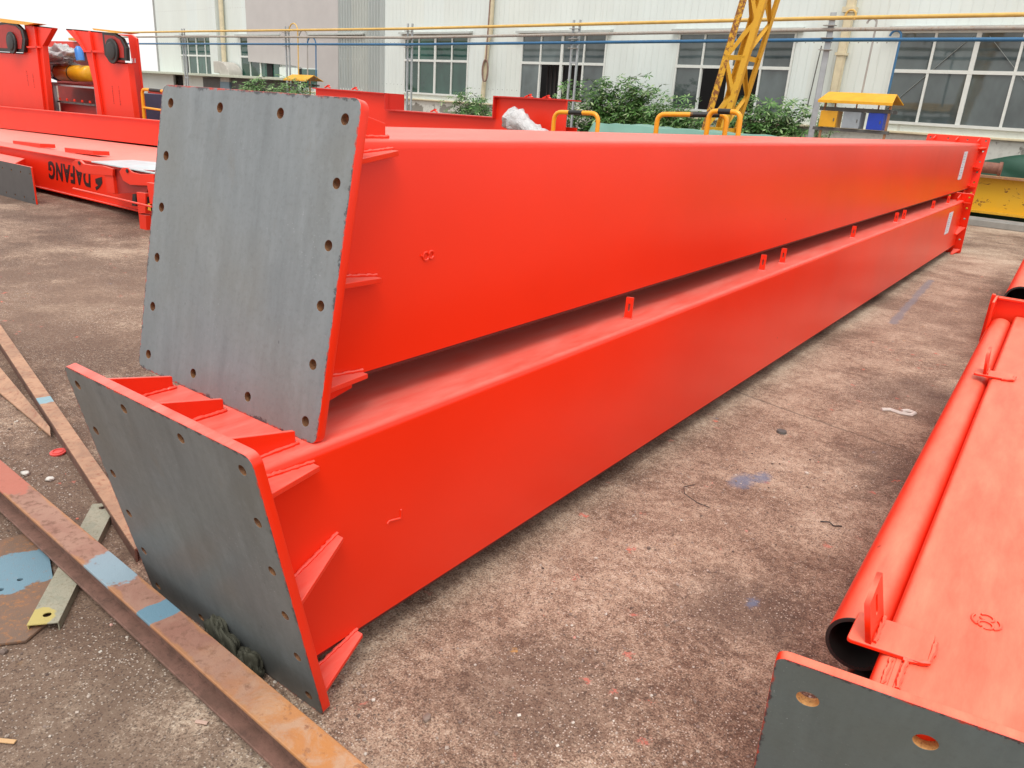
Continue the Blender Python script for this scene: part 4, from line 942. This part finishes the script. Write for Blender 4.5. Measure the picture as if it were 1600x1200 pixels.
# curtains behind open sashes
for (wi, i) in ((4, 1), (4, 2)):
    m = MB(); x0 = starts[wi] + WWD * (.245 * i) + .05
    for j in range(9): m.bx(x0 + j * .075, x0 + j * .075 + .04, .3 + (j % 2) * .05, .34 + (j % 2) * .05, Z0w, 2.80)
    m.build('curtain', m_simple('dark_brown_curtain', (.035, .028, .028), .9) if i == 1 else bpy.data.materials['dark_brown_curtain'], wb)
# window braces seen inside the right-hand window
m = MB(); m.bar((3.80, .004, 2.05), (5.15, .004, 3.50), .05, .008); m.bar((5.45, .004, 3.50), (6.75, .004, 2.2), .05, .008); m.build('inner_brace', m_simple('dull_grey_steel', (.24, .27, .26), .5), wb)
m = MB()
for i in range(60):
    x = 4.0 - 5.35 * 0 + .14 * i
    if x < 6.8: m.bx(x, x + .05, .05, .06, 3.40, 3.44)
for i in range(16): m.bx(-1.6 + .19 * i, -1.47 + .19 * i, .05, .06, 3.38, 3.50)
m.build('upper_vents', WHITEF, wb)
# corrugated grey door and pinkish cover sheet
m = MB(); n = int((16.05 - 13.55) / .16)
for i in range(n + 1):
    x = -16.05 + i * .16; m.prism([(x, -.02, 1.62), (x + .03, -.075, 1.62), (x + .09, -.075, 1.62), (x + .12, -.02, 1.62)], (0, 0, 6.9))
m.bx(-16.06, -13.42, -.019, -.002, 1.61, 8.6); m.build('corrugated_door', GREYCLAD, wb)
m = MB(); m.prism([(-22.37, -.10, 9), (-22.30, -.10, 2.62), (-19.0, -.10, 2.52), (-18.1, -.10, 2.42), (-17.3, -.10, 2.40), (-17.3, -.10, 1.62), (-16.03, -.10, 1.62), (-15.9, -.10, 9)], (0, .05, 0)); m.build('cover_sheet', COVER, wb)
m = MB(); m.bx(-19.9, -17.32, -.12, -.02, 1.2, 2.44); m.bx(-19.9, -18.4, -.14, -.11, 1.2, 2.44); m.build('lower_panel', CLAD, wb)
m = MB(); m.bx(-18.3, -17.33, -.15, -.125, 1.75, 2.40); m.build('low_window', GLASSG, wb)
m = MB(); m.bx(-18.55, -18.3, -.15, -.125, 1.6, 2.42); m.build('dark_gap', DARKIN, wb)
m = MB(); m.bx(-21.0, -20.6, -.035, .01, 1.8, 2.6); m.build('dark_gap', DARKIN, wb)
# pipes and conduit on the wall
def wp(name, path, r, mat, parent=wb): return MB_t(name, path, r, mat, parent)
def MB_t(name, path, r, mat, parent, n=12):
    m = MB(); m.tube(path, r, n); return m.build(name, mat, parent)
MB_t('drain_pipe', [(-8.15, -.12, 9), (-8.2, -.12, 3.6), (-8.3, -.12, 3.4), (-8.42, -.12, 1.7)], .07, CREAM, wb)
cc = MB()
for j in range(3): cc.tube([(-8.28 + .12 * math.cos(R(a)) + .02 * j, -.22 - .01 * j, 2.55 + .32 * math.sin(R(a))) for a in range(0, 361, 20)], .018, 6, cap=False)
cc.tube([(-8.28, -.2, 2.8), (-8.2, -.2, 5)], .02, 6); cc.build('cable_coil', m_simple('worn_brown_cable', (.24, .15, .12), .7), wb)
m = MB(); m.bx(2.53, 2.71, -.18, -.03, 2.1, 9.0); m.build('drain_pipe', CREAM, wb, bevel=.02)
m = MB(); m.bx(2.48, 2.76, -.22, -.02, 3.97, 4.08); m.build('pipe_collar', CREAM, wb)
MB().bx(2.50, 2.74, -.20, -.02, 3.1, 3.16).build('pipe_collar', CREAM, wb)
MB_t('conduit', [(2.30, -.08, 3.5), (2.22, -.08, 2.0)], .02, DGREY, wb); MB_t('conduit', [(2.12, -.08, 3.3), (2.05, -.08, 2.0)], .012, DGREY, wb)
m = MB(); m.bx(-25.1, -24.45, -.30, -.01, 0, 9); m.build('wall_pilaster', CLAD, wb); MB_t('drain_pipe', [(-24.2, -.15, 9), (-24.2, -.15, 1.5)], .10, CREAM, wb)
# extract duct
m = MB(); pts = []
for j in range(9):
    a = R(90 - 90 * j / 8); pts.append((-23.75 + .85 * math.cos(a), 2.05 + .52 * math.sin(a)))
pts += [(-22.90, 1.55), (-23.65, 1.55), (-23.65, 2.10), (-24.15, 2.10), (-24.15, 2.57)]
m.prism([(x, -.7, z) for x, z in pts], (0, .65, 0)); m.build('extract_duct', m_simple('pale_duct', (.44, .42, .38), .55), wb, bevel=.02)
m = MB(); m.bx(-23.66, -22.89, -.71, -.04, 1.35, 1.75); m.build('duct_mouth', m_simple('blue_grey_mouth', (.16, .24, .30), .5), wb)

# lean-to at the left end
ls = empty('lean_to_shed', (-36.5, 22.5, 0), WR, 'low lean-to with a pale eave at the left end of the workshop', 'shed')
# local frame follows the wall
inv = Matrix.Rotation(-WR, 4, 'Z')
m = MB(); m.bx(-9, 10.6, -1.5, 3.0, 1.93, 2.03); m.build('eave', m_simple('pale_green_eave', (.50, .54, .44), .6), ls, bevel=.01)
m = MB(); m.bx(-9, .2, -.8, -.7, 0, 1.93); m.bx(1.15, 10.6, -.8, -.7, 0, 1.93); m.build('wall_panel', CLAD, ls)
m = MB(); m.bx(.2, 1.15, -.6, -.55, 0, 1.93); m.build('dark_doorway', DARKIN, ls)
m = MB(); m.bx(3.4, 10.6, -1.0, -.85, .4, 1.9); m.build('grey_boards', DGREY, ls)
# distant yellow gantry crane in the gap of sky
gy = empty('gantry_crane', (-40, 30, 0), R(-5), 'faint yellow gantry crane in the gap left of the workshop', 'crane')
m = MB(); m.bx(-12, 4.2, -.3, .3, 4.15, 4.75); m.build('beam', m_simple('faded_orange', (.62, .42, .22), .6), gy)
m = MB(); m.prism([(2.0, -.3, 4.2), (4.2, -.3, 4.2), (4.9, -.3, 0), (4.2, -.3, 0), (3.6, -.3, 3.0)], (0, .6, 0)); m.build('leg', bpy.data.materials['faded_orange'], gy)
m = MB(); m.bx(-3, 3.2, .4, .8, 2.9, 3.2); m.bx(.5, 1.0, .3, .8, 2.5, 3.4); m.bx(1.4, 2.3, .3, .8, 2.3, 3.2); m.build('trolley', m_simple('faded_khaki', (.42, .36, .20), .6), gy)

# ---------------------------------------------------------------- pipe rack in front of the wall
def wpt(s, off, z):
    c, sn = math.cos(WR), math.sin(WR); return Vector((WO[0] + s * c + off * sn, WO[1] + s * sn - off * c, z))
def yardpipe(name, zl, r, mat, label):
    m = MB(); m.tube([wpt(-34, 2, zl[0]), wpt(-23, 2, zl[0]), wpt(-10, 2, zl[1]), wpt(2.9, 2, zl[2]), wpt(14, 2, zl[3])], r, 12)
    m.build(name, mat) 
    tag(bpy.data.objects[name], label, 'pipe')
yardpipe('yellow_pipe', (3.60, 3.57, 3.64, 3.63), .038, YELP, 'yellow pipe running along the top of the pipe rack')
yardpipe('grey_pipe', (3.41, 3.32, 3.43, 3.42), .036, m_rust('grey_rusting_pipe', (.33, .31, .28), (.38, .35, .31), (.28, .17, .11), 5), 'grey pipe with rust stains, middle of the three rack pipes')
yardpipe('blue_pipe', (3.13, 3.13, 3.24, 3.24), .036, BLUEP, 'blue pipe, lowest of the three rack pipes')
def rackpost(s, label, wide=False, proto=None):
    root = empty('rack_post', wpt(s, 2.0, 0), WR, label, 'post', 'posts of the pipe rack')
    m = MB()
    if wide: m.bx(-.06, .06, .055, .075, 0, 3.75); m.bx(-.06, -.045, .055, .17, 0, 3.75)
    else:
        for dx in (-.10, .10): m.bx(dx - .025, dx + .025, .055, .10, 0, 3.72)
        for z in (.9, 1.8, 2.7): m.bx(-.075, .075, .06, .09, z, z + .04)
    m.build('upright', GALV, root)
    m = MB()
    for z in (3.53, 3.30, 3.08): m.bx(-.12, .12, -.07, .054, z - .035, z - .02)
    m.build('pipe_clamps', GREYP, root); return root
rackpost(-24.2, 'paired grey rack post at the left end of the workshop'); rackpost(-16.5, 'paired grey rack post in front of the pinkish sheet')
rackpost(-9.87, 'paired grey rack post in front of the green-glass window with the notched girder before it'); rackpost(-3.5, 'paired grey rack post in front of the window with dark curtains')
rackpost(2.98, 'wide pale grey rack post beside the cream drain pipe', True)
def goose(s0, s1, zt, zb, r, mat, label, s_low=None):
    r0 = abs(s1 - s0) / 2; c = (s0 + s1) / 2
    pth = [wpt(s0, 2, zt - r0)] + [wpt(c - r0 * math.cos(R(a)) * (1 if s1 > s0 else -1), 2, zt - r0 + r0 * math.sin(R(a))) for a in range(15, 180, 15)] + [wpt(s1, 2, zt - r0), wpt(s1 + (s_low or 0), 2.02, zb)]
    m = MB(); m.tube(pth, r, 8); tag(m.build('gooseneck_pipe', mat), label, 'pipe', 'gooseneck drop pipes')
goose(-16.25, -15.72, 3.80, 2.02, .022, YELP, 'thin yellow gooseneck pipe dropping to the small yellow roof at the left')
goose(-15.65, -15.16, 3.58, 2.02, .022, GREYP, 'thin grey gooseneck pipe dropping to the small yellow roof at the left')
goose(-15.16, -14.66, 3.36, 2.02, .022, BLUEP, 'thin blue gooseneck pipe dropping to the small yellow roof at the left')
goose(3.25, 3.45, 3.78, 3.60, .020, YELP, 'small yellow gooseneck loop above the wide rack post')
goose(3.70, 3.88, 3.62, 2.20, .020, GREYP, 'thin grey gooseneck pipe dropping to the cabinet roof at the right')
goose(4.18, 4.38, 3.40, 2.20, .022, BLUEP, 'thin blue gooseneck pipe dropping to the cabinet roof at the right')

# small roofed cabinet stands
def stand(s, label, full):
    root = empty('cabinet_stand', wpt(s, 2.1, 0), WR, label, 'cabinet stand', 'roofed cabinet stands')
    m = MB(); m.prism([(-.72, -.36, 2.07), (.72, -.36, 2.07), (.66, -.02, 2.24), (-.66, -.02, 2.24)], (0, 0, .02)); m.prism([(-.72, .32, 2.07), (.72, .32, 2.07), (.66, -.02, 2.24), (-.66, -.02, 2.24)], (0, 0, .02))
    m.bx(-.72, .72, -.365, -.355, 2.04, 2.09); m.build('roof', YEL, root)
    m = MB(); m.bx(-.72, .70, -.20, -.15, 1.90, 1.97); m.bx(-.78, .70, -.22, -.14, 1.52, 1.58); m.bx(-.68, .68, .15, .19, 1.9, 1.96); m.build('cross_rails', DGREY, root)
    m = MB()
    for x in (-.62, .64): m.bar((x, -.18, 0), (x, -.18, 2.1), .04)
    for x in (-.62, -.42, .0, .42): m.bx(x - .012, x + .012, -.19, -.165, 1.97, 2.10)
    m.build('posts', m_simple('rusty_post', (.34, .17, .08), .7), root)
    if full:
        for x0, x1, mt_, nm in ((-.66, -.32, YEL, 'yellow_cabinet'), (-.20, .14, LGREY, 'grey_cabinet'), (.28, .58, BLUE, 'blue_cabinet')):
            m = MB(); m.bx(x0, x1, -.26, .05, 1.585, 1.895); o = m.build(nm, mt_, root, bevel=.008)
            m = MB(); m.bx(x1 - .06, x1 - .04, -.268, -.261, 1.70, 1.76); m.build('latch', DGREY, o)
    return root
stand(3.92, 'yellow-roofed stand holding a yellow, a grey and a blue cabinet near the right window', True)
st2 = stand(-15.3, 'yellow-roofed stand half hidden by a bush behind the upper grey plate', False); st2.location.z = -.13

# ---------------------------------------------------------------- right background
yb = empty('yellow_beam', (2.5, 17.55, 0), R(-4), 'long yellow I-beam with peeling paint on the far ground at the right', 'steel beam')
m = MB(); m.bx(-6.0, 7, -.02, .02, .24, .86); m.build('web', YPEEL, yb)
m = MB(); m.bx(-6.0, 7, -.18, .18, .861, .90); m.build('top_flange', m_rust('rust_brown_edge', (.28, .13, .08), (.36, .2, .1), (.5, .3, .1), 7), yb)
m = MB(); m.bx(-6.0, 7, -.18, .18, .20, .239); m.build('bottom_flange', YLAT, yb)
m = MB()
for x in (-5.0, -1.5, 2, 5.5): m.bx(x, x + .3, -.2, .2, 0, .199)
m.build('timber_blocks', DGREY, yb)
rp = empty('concrete_rail', (2.5, 16.9, 0), R(-4), 'grey concrete kerb rail running below the yellow beam', 'kerb')
m = MB(); m.bx(-6, 7, -.12, .12, 0, .12); m.build('kerb', m_simple('weathered_concrete', (.26, .25, .23), .85), rp, bevel=.01)
m = MB(); m.bx(-6, 7, -.03, .03, .1205, .16); m.build('rail_strip', m_simple('worn_steel_strip', (.36, .35, .33), .5), rp)
m = MB(); m.tube([(-3.2, 17.0, 1.11), (-1.47, 17.1, 1.06)], .10, 20); m.tube([(-1.52, 17.1, 1.06), (-1.47, 17.1, 1.06)], [.125, .125], 20)
tag(m.build('rusty_pipe', m_rust('brown_rusty_pipe', (.17, .07, .05), (.22, .09, .06), (.3, .14, .08), 8)), 'short rusty brown pipe resting above the yellow beam', 'pipe')
crumple('tarpaulin', (.5, 18.35, .50), (3.0, .40, 1.0), 6, GREENT, .10, 5, 1.2, 'dark green tarpaulin over a heap behind the yellow beam', 'tarpaulin')

# ---------------------------------------------------------------- bushes
def bush(c, w_, h, seed, label, n=2200, d=.7, leaf=.085, sparse=False):
    r2 = random.Random(seed); root = empty('leafy_bush', c, 0, label, 'bush', 'bushes along the workshop wall')
    st = MB(); lf = MB(); stems = []
    ns = 9 if not sparse else 7
    for i in range(ns):
        bx_ = Vector((r2.uniform(-.25, .25) * w_, r2.uniform(-.2, .2) * d, 0)); a = r2.uniform(-.5, .5)
        top = Vector((bx_.x + r2.uniform(-.32, .32) * w_, r2.uniform(-.4, .4) * d, h * r2.uniform(.62, .97) * (1 - .35 * abs(bx_.x / w_ * 2))))
        mid = (bx_ + top) / 2 + Vector((r2.uniform(-.1, .1), 0, .1)); stems.append((bx_, mid, top)); st.tube([bx_, mid, top], [.025, .018, .008], 6)
    st.build('stems', BARK, root)
    # leaf fans: several long leaflets round one stalk end
    fans = n // 7
    for i in range(fans):
        b_, m_, t_ = r2.choice(stems); q = r2.uniform(.25, 1.02) ** .75
        p = (b_.lerp(m_, q * 2) if q < .5 else m_.lerp(t_, (q - .5) * 2))
        sp = (.24 if not sparse else .16) * (1.2 - .5 * q)
        p = p + Vector((r2.gauss(0, sp) * w_ * .62, r2.gauss(0, .22) * d, r2.gauss(0, .09) * h))
        if p.z < .1 or p.z > h * 1.03: continue
        L_ = leaf * r2.uniform(.8, 1.5); nfl = r2.choice((5, 6, 7)); yaw0 = r2.uniform(0, 6.28); tilt = Vector((r2.uniform(-.6, .6), r2.uniform(-.9, .2), 1)).normalized()
        q4 = tilt.to_track_quat('Z', 'Y').to_matrix()
        for j in range(nfl):
            a = yaw0 + j * 2 * math.pi / nfl * .85; dr = q4 @ Vector((math.cos(a), math.sin(a), r2.uniform(-.45, .0))); sd_ = (q4 @ Vector((-math.sin(a), math.cos(a), 0))) * L_ * .17
            o_ = p + dr * L_ * .1
            lf.bm.faces.new([lf.bm.verts.new(v) for v in (o_, o_ + dr * L_ * .55 + sd_, o_ + dr * L_ * 1.1, o_ + dr * L_ * .55 - sd_)])
    lf.build('foliage', LEAF, root, smooth=False); return root
bush(wpt(-15.9, 3.0, 0), 3.6, 2.16, 1, 'low bush under the small yellow roof behind the upper grey plate', 9000, leaf=.11)
bush(wpt(-7.6, 1.2, 0), 2.1, 2.05, 2, 'small bush in front of the base wall right of the green-glass window', 4500, leaf=.10)
bush(wpt(-3.0, 1.2, 0), 2.5, 2.62, 3, 'tallest leafy bush, in front of the window with dark curtains', 11000, leaf=.12)
bush(wpt(-.75, 1.2, 0), 1.9, 2.02, 4, 'low bush between the tallest bush and the yellow lattice leg', 7500, leaf=.11)
bush(wpt(1.5, 1.2, 0), 2.0, 2.12, 5, 'leafy bush to the right of the yellow lattice leg', 8500, leaf=.11)
bush(wpt(2.75, 1.15, 0), 1.1, 2.2, 6, 'thin sparse shrub with tiny leaves beside the wide rack post', 2600, leaf=.045, sparse=True)
bush(wpt(-1.9, 1.1, 0), 1.6, 2.0, 7, 'dense low bush just right of the tallest bush', 7500, leaf=.11)
